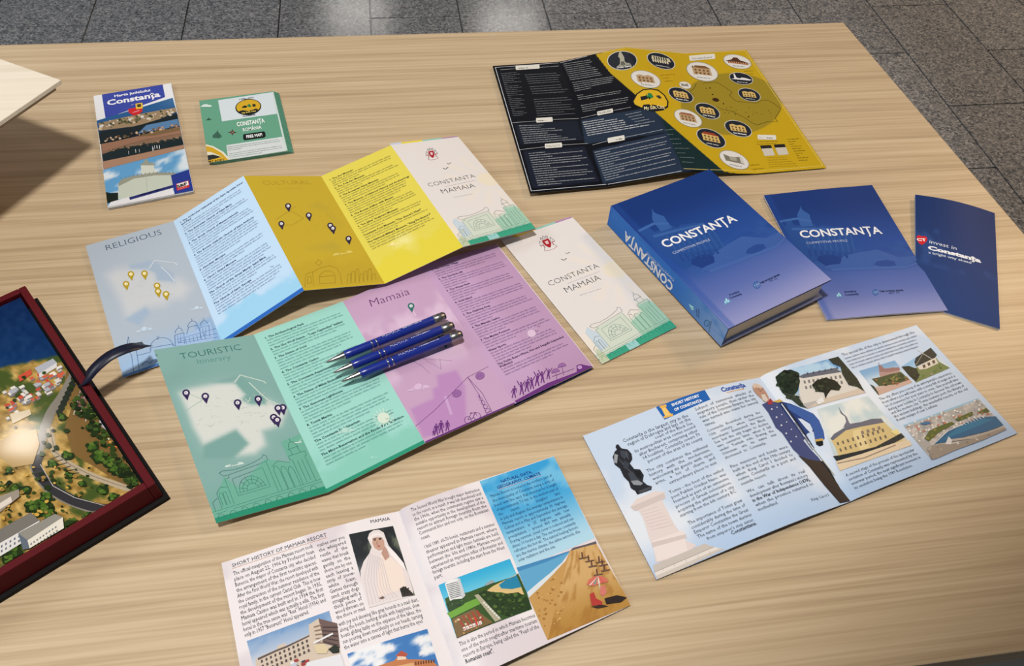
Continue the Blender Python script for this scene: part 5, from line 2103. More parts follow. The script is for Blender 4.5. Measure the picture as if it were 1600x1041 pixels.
hb_l = [un(910.8, 681, .002), un(1187.4, 590, .003), un(1328.5, 784, .003), un(1026, 906, .002)]
hb_r = [un(1187.4, 590, .003), un(1432, 508, .002), un(1590, 677, .002), un(1328.5, 784, .003)]


def hump_l(s, t):
    s = np.clip(s, 0, 1)
    return (0.0125 * (1 - t) + 0.006 * t) * np.sin(math.pi * s ** 1.35) ** 1.0


def hump_r(s, t):
    s = np.clip(s, 0, 1)
    return (0.0075 * (1 - t) + 0.003 * t) * np.sin(math.pi * np.clip(s, 0, 1) ** 0.5) * (1 - s) ** 0.4


def book_leaves(root, ql, qr, hl, hr, rimc):
    """outer cover and leaf stack below the open pages"""
    for q, h in ((ql, hl), (qr, hr)):
        dd = np.array([0, 0, -.0009])
        Page('under_leaf', root, [p + dd * .6 for p in q], (214, 218, 226), 30, 6, 0.0003, bump=h, rim=(214, 214, 216))
        Page('cover', root, [p + dd * 1.5 for p in q], rimc, 30, 6, 0.0003, bump=h, rim=rimc)


book_leaves(hb, hb_l, hb_r, hump_l, hump_r, (120, 100, 130))
HL = Page('page', hb, hb_l, sky_page(81), 60, 44, 0.0003, bump=hump_l, split=.003)
HR = Page('page', hb, hb_r, sky_page(87), 60, 44, 0.0003, bump=hump_r, split=.003)
HL.cond, HR.cond = 1.08, 1.0                 # wider face than in the other booklet
q = HL.ink('title_band', 'N', 1)
q.poly([(365, 218), (590, 134), (625, 192), (412, 286)], (34, 98, 176))
q.build()
q = HL.ink('column_mark', 'N', 2)
q.poly([(388, 222), (418, 214), (422, 224), (416, 228), (440, 258), (450, 258), (452, 268), (410, 280), (405, 272), (414, 268), (396, 232), (390, 232)], (226, 176, 84))
q.poly([(398, 232), (414, 228), (438, 264), (416, 270)], (238, 198, 112))
q.build()
q = HL.ink('title_lettering', 'N', 2)
q.text('SHORT HISTORY', (448, 224), (576, 178), (232, 236, 242), 0.04)
q.text('OF CONSTANȚA', (460, 246), (588, 200), (232, 236, 242), 0.04)
q.build()
q = HL.ink('logo_lettering', 'N', 2)
q.text('Constanța', (680, 157), (790, 132), (44, 84, 168), 0.045)
q.line([(700, 160), (782, 142)], 0.8, (226, 160, 60))
q.build()


def paras(pg, crop, blocks, col=INKT, off=0.0):
    for lines, a, b, kw in blocks:
        q = pg.ink('body_lettering', crop, 2)
        if len(lines) == 1:
            q.text(lines[0], a[:2], a[2:], col, off + kw.get('o', 0), res=1)
        else:
            q.para(lines, a, b, col, off, last=kw.get('last'), bold=kw.get('bold', ()), k=kw.get('k', .95) * 1.1)
        q.build()


paras(HL, 'N', [
    (['Constanța is the largest city in the', 'region of Dobrogea and lays on the'], (222, 393, 523, 272), (245, 408, 534, 288), dict(k=1.0)),
    (['coast of the Black Sea.'], (370, 376, 546, 305), None, {}),
    (['Its metropolitan area comes second', 'after Bucharest, comprising other', '14 localities. Constanța covers 70', 'percent of the area of its county'], (277, 440, 557, 322), (337, 486, 590, 378), dict(k=.95)),
    (['The city combines the millenial', 'history with the modernism,', 'welcoming its guests with open', 'arms, a lot of charm and'], (332, 532, 614, 412), (372, 588, 648, 468), dict(k=.9)),
    (['extraordinary places to visit'], (437, 586, 656, 490), None, {}),
    (['Tomis - the host of the exiled', 'poet Publius Ovidius Naso, was', 'founded as part of an extensive', 'process of Greek colonisation,', 'acquiring the attributes of a city',
      'starting from the 6th century BC.'], (437, 632, 687, 524), (487, 740, 748, 622), dict(bold=(), k=.85)),
    (['The importance of Tomis grew', 'considerably during the time of', 'Emperor Constantine the Great', 'The name of the town derives'], (525, 775, 775, 666), (568, 838, 818, 732), dict(k=.9)),
    (["from emperor's step sister,"], (612, 846, 830, 755), None, {}),
    (['Constantiana.'], (725, 822, 842, 772), None, dict(o=.02)),
    (['Subject of numerous attacks of', 'migratory people, then under the', 'rule of the Ottoman Empire, the city', 'was turned into ruins for several', 'times.'],
     (557, 245, 818, 160), (602, 318, 858, 225), dict(last=.22, k=.9)),
    (['Constanța flourished during the', '13th century, when Genovese', 'merchants dominated the Black', 'Sea but the city began to decline', 'two centuries later, when it fell',
      'under Turkish rule. During the', 'Ottoman era its name was', 'shortened to Constanța.'], (612, 345, 858, 256), (695, 470, 945, 376), dict(last=.76, k=.85)),
    (['Fine mansions and hotels were', 'built at the end of the 19th century', 'when King Carol I decided to', 'revive Constanța as a port and', 'seaside resort.'],
     (722, 512, 985, 416), (770, 592, 1035, 490), dict(last=.44, k=.9)),
    (['We can talk about its real', "development after Romania's victory", 'in the War of Independence (1878),', 'when the province returned to', 'motherland.'],
     (798, 628, 1066, 530), (850, 712, 1118, 608), dict(last=.34, bold=(2,), k=.9)),
])
q = HL.ink('caption_lettering', 'O', 2)
q.text('King Carol I', (378, 1018), (470, 990), INKT, 0.0, res=1).build()

# bronze statue on a stepped plinth
q = HL.ink('statue_print', 'N', 2)
q.poly([(252, 692), (280, 655), (365, 618), (412, 622), (415, 650), (400, 662), (455, 770), (500, 832), (512, 850), (560, 868), (520, 905), (395, 945), (370, 950), (360, 880), (345, 850), (310, 740), (285, 700)], (222, 208, 204))
q.poly([(252, 692), (410, 625), (415, 652), (275, 712)], (206, 192, 188))
q.poly([(350, 850), (500, 800), (515, 880), (520, 900), (378, 945), (362, 890)], (230, 218, 214))
q.poly([(350, 858), (510, 818), (515, 836), (355, 880)], (208, 194, 190))
q.poly([(358, 962), (598, 862), (640, 878), (365, 995)], (196, 188, 180))
q.poly([(365, 995), (640, 878), (668, 884), (372, 1012)], (224, 216, 208))
q.poly([(372, 1012), (668, 884), (692, 886), (380, 1032)], (202, 194, 184))
q.line([(365, 995), (640, 878)], .5, (160, 150, 142))
for i in range(5):
    q.line([(400 + i * 55, 970 - i * 18), (404 + i * 55, 988 - i * 18)], .3, (170, 160, 150))
for i in range(7):
    q.line([(300 + i * 8, 715 + i * 14), (380 + i * 12, 690 + i * 14)], .35, (214, 199, 196))
q.poly([(186, 404), (196, 400), (204, 412), (212, 420), (240, 425), (258, 445), (262, 470), (250, 490), (270, 515), (298, 518), (315, 545), (310, 572), (330, 590), (352, 596), (350, 612), (285, 635), (275, 618),
        (255, 605), (245, 575), (222, 552), (205, 515), (180, 495), (170, 460), (180, 435), (190, 425), (184, 415)], (36, 38, 44))
q.poly([(178, 445), (195, 450), (190, 490), (176, 485)], (150, 154, 160))
q.poly([(268, 522), (298, 528), (305, 560), (285, 550)], (22, 24, 30))
for i in range(6):
    q.line([(200 + i * 9, 470 + i * 10), (228 + i * 14, 505 + i * 14)], .5, (92, 96, 106))
q.poly([(205, 430), (238, 432), (246, 452), (225, 470), (208, 455)], (62, 66, 76))
q.poly([(222, 475), (248, 490), (240, 520), (220, 510)], (56, 60, 70))
q.poly([(240, 535), (262, 528), (285, 560), (300, 585), (275, 590), (255, 570)], (64, 68, 78))
q.poly([(255, 572), (285, 568), (312, 582), (300, 592), (268, 590)], (140, 144, 152))
q.poly([(290, 618), (345, 598), (352, 606), (298, 630)], (70, 72, 80))
q.line([(230, 440), (245, 470)], 1.0, (80, 84, 94))
q.build()

# uniformed man cut out across the fold
MANC = dict(coat=(40, 62, 118), coat2=(62, 92, 156), dark=(24, 32, 62))


def man(pg, name):
    q = pg.ink(name, 'O', 4)
    q.poly([(105, 495), (140, 478), (200, 478), (260, 490), (330, 520), (385, 545), (415, 580), (440, 640), (446, 680), (430, 692), (395, 690), (385, 640), (352, 650), (330, 690), (370, 740), (420, 790), (470, 860),
            (520, 950), (585, 1020), (528, 1030), (420, 905), (330, 790), (275, 740), (215, 650), (180, 620), (140, 540)], MANC['coat'])
    q.poly([(375, 655), (345, 625), (300, 570), (320, 572), (365, 600), (380, 630)], (206, 216, 230))
    q.poly([(240, 490), (330, 520), (385, 545), (415, 580), (440, 640), (446, 680), (430, 692), (395, 690), (388, 640), (360, 590), (310, 560), (250, 520)], MANC['coat2'])
    q.poly([(395, 690), (435, 685), (438, 715), (418, 722), (400, 712)], (30, 30, 36))
    q.poly([(392, 684), (436, 678), (437, 690), (396, 697)], (196, 160, 80))
    q.poly([(300, 770), (350, 790), (400, 800), (440, 800), (480, 860), (530, 950), (585, 1020), (528, 1030), (440, 930), (360, 830)], (28, 25, 30))
    q.poly([(205, 480), (222, 486), (290, 570), (390, 730), (380, 740), (280, 590), (210, 500)], MANC['dark'])
    q.line([(212, 490), (290, 600), (385, 735)], .9, (214, 214, 216))
    q.line([(385, 735), (430, 790), (500, 880)], .6, (160, 150, 120))
    for i in range(5):
        q.ell((158 + i * 26, 520 + i * 44), (5, 0), (0, 5), (200, 206, 222), 8)
        q.ell((186 + i * 26, 510 + i * 40), (4, 0), (0, 4), (180, 190, 214), 8)
    q.poly([(130, 480), (150, 462), (165, 478), (160, 495), (140, 496)], (150, 40, 60))
    q.poly([(160, 480), (200, 465), (220, 478), (195, 486)], (206, 170, 80))
    q.poly([(52, 395), (62, 382), (85, 385), (108, 402), (128, 430), (142, 458), (140, 478), (118, 482), (100, 462), (75, 440), (58, 418)], (176, 136, 116))
    q.poly([(52, 395), (64, 380), (88, 386), (110, 404), (100, 408), (75, 402), (60, 408)], (206, 184, 168))
    q.poly([(100, 440), (120, 440), (138, 470), (128, 482), (108, 470)], (206, 196, 186))
    q.line([(92, 425), (106, 418)], .6, (90, 60, 50))
    q.line([(84, 415), (90, 412)], .6, (70, 46, 40))
    q.line([(104, 412), (110, 408)], .6, (70, 46, 40))
    q.line([(104, 440), (114, 434)], .5, (120, 70, 64))
    q.build()


man(HL, 'figure_print')
man(HR, 'figure_print')

paras(HR, 'O', [
    (['The special life of the city is determined through the'], (545, 232, 935, 106), None, {}),
    (['The city offers you a song of an unforgettable experience,', 'from where you will leave with a story full of magic and a', 'lot of memories for your years to come. Give yourself time',
      'during your holiday in Constanța to discover the old town', 'and the modern city: Tomis touristic port, the library of', 'the ancient buildings, the wonderful resorts, or the old',
      'Roman vestiges of over 2 millenia.'], (748, 472, 1138, 326), (842, 586, 1240, 432), dict(last=.55, k=.9)),
    (['A second stage of the process of the spectacular', 'evolution of Constanța was represented by the', 'interwar period, the next significant moment in', 'its evolution being the 1989 Revolution.'],
     (565, 886, 935, 744), (612, 955, 985, 806), dict(last=.84, k=.85)),
])
block(HR, 'O', (558, 250, 955, 122), (595, 300, 970, 178), 4, .0034, (96, 104, 122), (.99, .97, .98, .98), 'body_lettering', .8)


def windows(q, o, du, dv, nu_, nv_, w, h, col):
    o, du, dv = (np.array(v, float) for v in (o, du, dv))
    for i in range(nu_):
        for j in range(nv_):
            p = o + du * i + dv * j
            q.poly([p, p + du * w, p + du * w + dv * h, p + dv * h], col)


def leaves(q, n, x0, x1, y0, y1, r, cols, inside=None):
    for i in range(n):
        x, y = x0 + RNG.random() * (x1 - x0), y0 + RNG.random() * (y1 - y0)
        if inside is not None and polydist(np.array([[x, y]]), inside)[0] < r * .4:
            continue
        blob(q, x, y, r * (.6 + .8 * RNG.random()), cols[i % len(cols)], 7)


dg = [(28, 40, 30), (40, 54, 36), (22, 30, 26), (56, 70, 48)]
# street with old house
q = HR.ink('photo_print', 'O', 2)
quad = [(195, 322), (520, 235), (670, 430), (350, 518)]
q.shade(quad, lambda a, b: mix(mix(np.tile(np.array([86., 142, 196]), (len(a), 1)), (176, 206, 228), smooth(.3, .62, fbm(a * 4, b * 5, 91))), (182, 176, 172), smooth(.55, .7, b)), 20, 16)
q.poly([(300, 345), (330, 330), (500, 300), (560, 330), (640, 400), (600, 430), (330, 490), (310, 440)], (214, 208, 198))
q.poly([(300, 345), (330, 330), (500, 296), (540, 318), (330, 352)], (96, 100, 112))
for i in range(6):
    q.poly([(345 + i * 32, 335 - i * 6), (352 + i * 32, 318 - i * 6), (362 + i * 32, 330 - i * 6)], (74, 78, 90))
windows(q, (330, 365), (24, -3.5), (8, 30), 9, 2, .42, .55, (120, 116, 116))
q.poly([(350, 518), (420, 470), (560, 430), (640, 405), (670, 430)], (206, 190, 172))
P_ = [(178, 345), (215, 315), (260, 305), (300, 320), (312, 370), (300, 420), (260, 470), (215, 430), (190, 385)]
q.poly(P_, (34, 46, 36))
leaves(q, 60, 178, 312, 305, 470, 11, dg, P_)
P_ = [(465, 250), (518, 236), (560, 285), (620, 355), (660, 425), (620, 400), (575, 390), (540, 330), (530, 290), (490, 275)]
q.poly(P_, (36, 46, 38))
leaves(q, 40, 465, 660, 236, 425, 9, dg, P_)
P_ = [(375, 390), (400, 365), (450, 350), (500, 365), (535, 400), (520, 420), (480, 415), (460, 440), (450, 465), (440, 430), (400, 425)]
q.poly(P_, (28, 34, 30))
leaves(q, 45, 375, 535, 350, 440, 9, dg, P_)
P_ = [(215, 430), (260, 440), (300, 450), (330, 500), (350, 517), (310, 505)]
q.poly(P_, (52, 62, 50))
leaves(q, 24, 215, 350, 430, 515, 9, [(70, 80, 62), (120, 126, 112), (40, 50, 40)], P_)
q.poly([(398, 480), (430, 455), (445, 480), (410, 498)], (226, 224, 220))
q.build()
# domed pavilion
q = HR.ink('photo_print', 'O', 2)
q.shade([(632, 312), (825, 255), (922, 375), (738, 445)], lambda a, b: mix(mix(np.tile(np.array([126., 168, 206]), (len(a), 1)), (196, 212, 224), smooth(.1, .5, b)), (196, 164, 148), smooth(.66, .78, b)), 12, 12)
q.poly([(745, 345), (740, 310), (755, 300), (790, 298), (815, 292), (848, 298), (856, 320), (800, 345)], (172, 140, 132))
q.poly([(742, 318), (738, 285), (750, 280), (770, 300), (848, 292), (856, 305), (800, 318)], (150, 112, 108))
q.line([(742, 290), (738, 268)], .6, (96, 84, 84))
q.poly([(700, 355), (750, 345), (800, 330), (860, 318), (905, 360), (830, 385), (740, 395)], (70, 80, 48))
leaves(q, 40, 700, 900, 325, 392, 8, [(96, 104, 56), (52, 62, 36), (130, 126, 70), (150, 96, 70)], [(700, 358), (750, 348), (860, 320), (905, 360), (830, 388), (740, 398)])
P_ = [(690, 385), (712, 395), (735, 430), (738, 444), (705, 405)]
q.poly(P_, (50, 60, 42))
q.build()
# house with garden
q = HR.ink('photo_print', 'O', 2)
q.shade([(862, 288), (1022, 186), (1126, 296), (938, 376)], lambda a, b: mix(np.tile(np.array([142., 186, 220]), (len(a), 1)), (206, 216, 224), smooth(.1, .6, b)), 12, 12)
q.poly([(930, 300), (960, 285), (1050, 240), (1066, 262), (1126, 296), (940, 376), (945, 330)], (116, 128, 78))
q.poly([(950, 290), (1045, 235), (1062, 270), (1000, 300), (960, 305)], (216, 206, 190))
q.poly([(932, 262), (940, 240), (1020, 186), (1055, 225), (1045, 240), (940, 290)], (38, 46, 44))
q.line([(950, 200), (1030, 250)], .9, (196, 196, 190))
q.line([(980, 215), (940, 282)], .6, (150, 150, 140))
windows(q, (975, 282), (26, -12), (6, 16), 3, 1, .5, 1, (90, 72, 60))
P_ = [(862, 290), (900, 285), (945, 300), (960, 340), (940, 372), (905, 340)]
q.poly(P_, (34, 42, 34))
leaves(q, 26, 862, 960, 285, 372, 8, dg, P_)
leaves(q, 26, 960, 1120, 285, 350, 8, [(96, 118, 64), (120, 132, 84), (70, 84, 52), (146, 136, 126)], [(950, 340), (1066, 275), (1124, 296), (942, 372)])
q.build()
# palace with spire
q = HR.ink('photo_print', 'O', 2)
q.shade([(405, 520), (680, 448), (918, 716), (528, 856)], lambda a, b: mix(mix(np.tile(np.array([190., 206, 208]), (len(a), 1)), (226, 226, 218), smooth(.35, .6, fbm(a * 3, b * 3, 95))), (216, 196, 164), smooth(.72, .8, b)), 20, 20)
q.poly([(476, 680), (500, 650), (560, 625), (640, 610), (740, 585), (770, 590), (838, 660), (870, 690), (700, 745), (530, 790), (500, 720)], (208, 184, 128))
q.poly([(476, 680), (495, 655), (560, 615), (575, 600), (640, 590), (700, 572), (752, 570), (768, 592), (640, 615), (560, 635), (490, 690)], (104, 104, 116))
q.poly([(545, 620), (562, 588), (555, 560), (535, 545), (522, 512), (542, 540), (565, 560), (580, 595), (600, 605)], (112, 112, 126))
q.line([(535, 545), (521, 508)], .5, (80, 80, 90))
q.poly([(600, 660), (598, 640), (640, 625), (660, 660), (690, 730), (640, 745)], (222, 200, 146))
windows(q, (510, 700), (27, -8), (14, 34), 10, 2, .34, .5, (112, 98, 84))
windows(q, (640, 640), (30, -8), (10, 24), 4, 1, .45, .7, (140, 120, 110))
q.poly([(490, 775), (530, 770), (620, 750), (720, 725), (860, 650), (880, 672), (820, 705), (640, 765), (510, 802)], (40, 46, 50))
leaves(q, 40, 490, 880, 655, 800, 6, dg + [(70, 80, 90)], [(490, 778), (620, 748), (720, 722), (860, 650), (880, 674), (640, 770), (510, 805)])
q.poly([(505, 805), (640, 765), (820, 705), (905, 690), (918, 716), (528, 856)], (220, 200, 168))
q.line([(515, 815), (660, 785), (830, 715)], 1.2, (150, 130, 116))
q.poly([(800, 640), (840, 630), (852, 655), (830, 660)], (230, 214, 140))
q.build()
# harbour from the air
q = HR.ink('photo_print', 'O', 2)
hq = [(870, 606), (1276, 460), (1432, 630), (1026, 796)]
q.shade(hq, lambda a, b: mix(mix(np.tile(np.array([168., 164, 158]), (len(a), 1)), (206, 196, 188), smooth(.4, .6, fbm(a * 22, b * 18, 97, 2))), (150, 190, 214), smooth(.07, .02, b)), 44, 30)
for i in range(110):
    a, b = RNG.random(), RNG.random() * .5
    p = np.array(hq, float)
    x, y = (p[0] * (1 - a) + p[1] * a) * (1 - b) + (p[3] * (1 - a) + p[2] * a) * b
    q.poly([(x, y), (x + 9, y - 4), (x + 14, y + 3), (x + 4, y + 8)], [(222, 216, 208), (196, 120, 96), (170, 166, 166), (230, 226, 220)][i % 4])
q.poly([(1028, 712), (1060, 680), (1120, 630), (1200, 600), (1290, 565), (1370, 560), (1412, 608), (1330, 640), (1220, 665), (1120, 695)], (24, 94, 136))
q.poly([(955, 600), (1000, 588), (1030, 595), (990, 608)], (52, 108, 150))
q.poly([(1080, 690), (1180, 610), (1290, 575), (1360, 575), (1260, 620)], (30, 112, 150))
for P_ in ([(985, 680), (1010, 640), (1060, 615), (1130, 590), (1150, 600), (1060, 650), (1010, 695)], [(1150, 575), (1240, 535), (1250, 552), (1170, 588)], [(1275, 535), (1320, 515), (1340, 535), (1290, 545)]):
    q.poly(P_, (84, 96, 44))
    pa = np.array(P_)
    leaves(q, 22, pa[:, 0].min(), pa[:, 0].max(), pa[:, 1].min(), pa[:, 1].max(), 7, [(110, 116, 50), (66, 80, 40), (130, 126, 60)], P_)
q.poly([(1095, 715), (1115, 670), (1135, 690), (1128, 712)], (214, 208, 206))
q.line([(1135, 690), (1250, 675), (1340, 645), (1420, 620)], 2.6, (176, 164, 152))
q.line([(1030, 715), (1110, 640), (1200, 600)], .9, (214, 208, 200))
for i in range(8):
    q.line([(1175 + i * 16, 592 - i * 5), (1190 + i * 17, 612 - i * 6)], .8, (216, 216, 218))
q.poly([(1000, 730), (1060, 712), (1130, 712), (1250, 680), (1420, 622), (1430, 632), (1300, 690), (1150, 745), (1050, 790), (1026, 795)], (150, 138, 126))
leaves(q, 60, 1000, 1420, 640, 790, 6, [(176, 164, 150), (110, 102, 94), (206, 198, 190)], [(1000, 732), (1130, 714), (1425, 625), (1300, 690), (1150, 747), (1026, 795)])
q.build()

# ================================================================== open resort booklet (front)
mb = thing('open_booklet', 'open square booklet with white text page, veiled woman portrait and beach photo', 'booklet', un(660, 950, 0), 'open history booklets')
ml = [un(346, 880, .002), un(623.5, 799, .003), un(722, 1072, .003), un(397, 1166, .002)]
mr = [un(623.5, 799, .003), un(865, 713, .002), un(985, 946, .002), un(722, 1072, .003)]
h_l = lambda s, t: 0.0065 * np.sin(math.pi * np.clip(s, 0, 1) ** 1.3)
h_r = lambda s, t: 0.007 * np.sin(math.pi * np.clip(s, 0, 1) ** 0.5) * (1 - np.clip(s, 0, 1)) ** 0.4


def pale(seed):
    def f(st, pp):
        c = cols3((232, 226, 228), st)
        n = fbm(st[:, 0] * 3.5, st[:, 1] * 3, seed)
        return mix(c, (214, 204, 210), smooth(.5, .68, n) * .8)
    return f


book_leaves(mb, ml, mr, h_l, h_r, (150, 140, 150))
ML = Page('page', mb, ml, pale(101), 50, 50, 0.0003, bump=h_l, split=.003)
MR = Page('page', mb, mr, pale(107), 50, 50, 0.0003, bump=h_r, split=.003)
q = ML.ink('title_lettering', 'P', 2)
q.text('SHORT HISTORY OF MAMAIA RESORT', (132, 426), (722, 232), (58, 62, 78), 0.0)
q.line([(132, 434), (722, 240)], .35, (206, 150, 110))
q.build()
q = ML.ink('logo_lettering', 'P', 2)
q.text('MAMAIA', (996, 152), (1116, 131), (40, 44, 60), 0.0)
q.build()
INKP = (50, 50, 60)
paras(ML, 'P', [
    (['The official inauguration of the Mamaia resort took', 'place on August 22, 1906 by Professor Ioan', 'Banescu, the mayor of Constanta city, who decided', 'the arrangement of the first touristic spaces.',
      'After the First World War, the resort developed with', 'the construction of the summer residence of the', 'royal family, in the current Castel Club. This is how', 'the development of the resort began. In 1935,',
      'Mamaia Casino was built and in 1934 the first', 'hotel appeared which was actually a villa. The first', 'hotel in the true sense was "Rex" Hotel (1936) and', 'only in 1957 "Bucuresti" Hotel appeared.'],
     (140, 478, 635, 303), (211, 862, 724, 672), dict(last=.78)),
    (['rushes over you', 'the whispered', 'rustle of the', 'waves that break', 'gently on the', 'shore one by one', 'each leaving a', 'strip of snow-', 'white foam.', 'Games through', 'sand, crazy dogs', 'struggling with a',
      'thick piece of', 'wood thrown on', 'the shore or mad'], (666, 300, 832, 246), (785, 752, 960, 692), {}),
    (['with joy and skewing like gray hounds in a mad dust,', 'along the beach, barking drunk with happiness, slow', 'boats gliding lazily on the expanse of the lakes, the',
      'sun pouring down mercilessly on our heads, turning', 'the water into a canvas of light that burns the eyes"'], (797, 795, 1292, 636), (833, 940, 1328, 768), {}),
], INKP)
# hotel
q = ML.ink('photo_print', 'P', 2)
q.shade([(222, 886), (735, 697), (850, 1110), (310, 1220)], lambda a, b: mix(np.tile(np.array([112., 150, 196]), (len(a), 1)), (206, 210, 218), smooth(.0, .5, b) * .6 + smooth(.4, .6, fbm(a * 3, b * 4, 111)) * .3), 16, 16)
q.poly([(275, 1005), (290, 990), (410, 935), (415, 915), (440, 905), (465, 898), (470, 915), (612, 845), (608, 785), (668, 745), (785, 775), (802, 930), (808, 970), (700, 1030), (560, 1100), (300, 1180)], (206, 190, 172))
q.poly([(668, 745), (785, 775), (804, 930), (700, 900), (690, 830)], (110, 88, 84))
q.poly([(290, 992), (410, 938), (470, 915), (612, 848), (612, 858), (470, 928), (412, 950), (292, 1006)], (96, 84, 80))
for r in range(3):
    for i in range(11):
        x, y = 310 + i * 28 + r * 6, 1008 - i * 12.6 + r * 30
        q.ell((x + 6, y), (6, -2.5), (1, 5), (84, 74, 72), 8, math.pi, 2 * math.pi)
        q.poly([(x, y), (x + 12, y - 5), (x + 14, y + 10), (x + 2, y + 15)], (84, 74, 72))
for r in range(5):
    q.line([(640 + r * 4, 800 + r * 24), (690 + r * 3, 785 + r * 28)], 1.0, (150, 124, 108))
    q.line([(695, 800 + r * 22), (790, 800 + r * 28)], .8, (70, 58, 58))
q.line([(640, 900), (760, 840)], 1.6, (226, 226, 228))
q.poly([(640, 915), (700, 905), (735, 930), (720, 965), (660, 965)], (214, 196, 160))
P_ = [(730, 940), (770, 910), (798, 925), (800, 955), (760, 965)]
q.poly(P_, (30, 36, 26))
leaves(q, 20, 730, 800, 912, 962, 8, dg, P_)
for i in range(12):
    x, y = 440 + RNG.random() * 160, 1000 + RNG.random() * 60
    q.poly([(x, y), (x + 26, y - 10), (x + 32, y + 6), (x + 6, y + 16)], [(226, 228, 232), (60, 64, 74), (160, 60, 60), (190, 196, 206)][i % 4])
q.poly([(560, 1100), (600, 1020), (808, 968), (850, 1110), (310, 1220)], (222, 222, 226))
q.build()
# domed restaurant
q = ML.ink('photo_print', 'P', 2)
q.shade([(848, 966), (1346, 810), (1440, 1110), (930, 1260)], lambda a, b: mix(np.tile(np.array([66., 122, 186]), (len(a), 1)), (232, 234, 238), smooth(.50, .62, fbm(a * 3.2 + 3, b * 3.2, 115) + .16 * np.exp(-((a - .5) ** 2 + (b - .2) ** 2) * 12))), 30, 26)
q.poly([(1040, 1041), (1140, 1008), (1160, 985), (1150, 975), (1185, 950), (1225, 965), (1210, 985), (1225, 1000), (1300, 1000), (1380, 1010), (1420, 1050), (1430, 1110), (1000, 1200), (1000, 1080)], (190, 122, 78))
q.poly([(1158, 1005), (1162, 982), (1212, 982), (1216, 1000)], (226, 206, 186))
q.poly([(1150, 978), (1185, 945), (1226, 968), (1212, 984)], (176, 84, 66))
windows(q, (1270, 1015), (16, -2), (2, 20), 8, 1, .5, 1.0, (96, 60, 40))
q.poly([(1080, 1060), (1260, 1020), (1270, 1060), (1090, 1110)], (214, 170, 120))
q.build()
# veiled woman portrait
q = ML.ink('portrait_print', 'P', 2)
q.shade([(858, 221), (1133, 168), (1270, 600), (985, 680)], lambda a, b: mix(mix(np.tile(np.array([40., 44, 48]), (len(a), 1)), (104, 112, 96), smooth(.42, .62, fbm(a * 4, b * 4, 121))), (160, 168, 176), smooth(.45, .1, a) * smooth(.3, .6, b) * .5), 22, 26)
q.poly([(975, 245), (985, 215), (1010, 196), (1045, 192), (1075, 210), (1088, 245), (1105, 290), (1150, 340), (1195, 400), (1225, 460), (1255, 560), (1262, 602), (985, 679), (960, 600), (935, 520), (930, 450), (950, 390),
        (985, 340), (1000, 300), (985, 270)], (226, 216, 216))
q.poly([(1005, 245), (1030, 238), (1062, 240), (1078, 262), (1080, 290), (1068, 318), (1045, 322), (1020, 308), (1005, 280)], (196, 158, 140))
q.poly([(1080, 292), (1068, 318), (1060, 340), (1085, 385), (1112, 360), (1098, 320)], (186, 148, 132))
q.line([(1010, 252), (1028, 248)], 1.0, (60, 44, 40))
q.line([(1044, 246), (1062, 245)], 1.0, (60, 44, 40))
q.line([(1014, 258), (1026, 256)], .8, (40, 34, 36))
q.line([(1046, 254), (1058, 253)], .8, (40, 34, 36))
q.line([(1034, 262), (1032, 282), (1042, 284)], .5, (156, 114, 100))
q.poly([(1032, 294), (1045, 290), (1056, 293), (1045, 300)], (176, 84, 80))
q.poly([(980, 245), (1005, 218), (1045, 212), (1080, 235), (1070, 240), (1040, 228), (1006, 240), (1000, 270)], (236, 228, 226))
q.poly([(1060, 340), (1085, 385), (1115, 362), (1190, 420), (1220, 560), (1080, 600), (1040, 610), (1030, 480)], (236, 220, 210))
for i in range(9):
    q.line([(985 + i * 10, 340 + i * 4), (955 + i * 20, 500 + i * 8), (985 + i * 22, 660 - i * 6)], .5, (206, 198, 202))
q.poly([(1088, 290), (1150, 340), (1200, 402), (1215, 450), (1175, 410), (1120, 350)], (240, 234, 234))
q.poly([(1175, 560), (1200, 545), (1225, 560), (1258, 590), (1262, 602), (1190, 612)], (60, 56, 52))
for a in np.linspace(0, 5.5, 8):
    q.poly([(1208, 570), (1208 + 34 * math.cos(a), 570 + 26 * math.sin(a)), (1208 + 26 * math.cos(a + .35), 570 + 20 * math.sin(a + .35))], (40, 38, 38))
q.poly([(1045, 620), (1070, 606), (1082, 618), (1062, 626)], (120, 96, 88))
q.build()

# right page
paras(MR, 'Q', [
    (['The Second World War brought major destruction', 'to the resort, as a result, it was left abandoned until', 'the 1960s, when the communist regime saw a', 'suitable opportunity in the development of the',
      'resort to attract foreign tourists from the', 'Communist bloc and not only, on the Romanian', 'coast.'], (131, 305, 457, 205), (178, 440, 508, 322), dict(last=.13)),
    (['Until 1989, 60-70 hotels, restaurants and a summer', 'theater appeared in Mamaia resort, where', 'performances and light music festivals are held,', "between the '60s and 1980s, Mamaia resort",
      'experienced an impressive influx of Romanian and', 'foreign tourists, including the stars from the West', 'part.'], (196, 482, 530, 370), (243, 628, 586, 504), dict(last=.11)),
    (['This is also the period in which Mamaia becomes', 'one of the most sought-after maritime tourism', 'resorts in Europe, being called the "Pearl of the', 'Romanian coast".'],
     (362, 948, 722, 806), (392, 1030, 750, 886), dict(last=.37, bold=(3,))),
], INKP)
q = MR.ink('blue_column', 'Q', 1)
q.shade([(455, 160), (812, 40), (1006, 430), (638, 580)], lambda a, b: mix(mix(np.tile(np.array([58., 158, 214]), (len(a), 1)), (176, 214, 232), smooth(.25, 1.0, b)), (150, 206, 232), smooth(.45, .62, fbm(a * 3, b * 4, 131)) * .6), 24, 24)
q.build()
q = MR.ink('beach_photo', 'Q', 2)
q.poly([(632, 572), (700, 552), (800, 520), (890, 490), (850, 545), (800, 590), (740, 650), (690, 715)], (96, 164, 204))
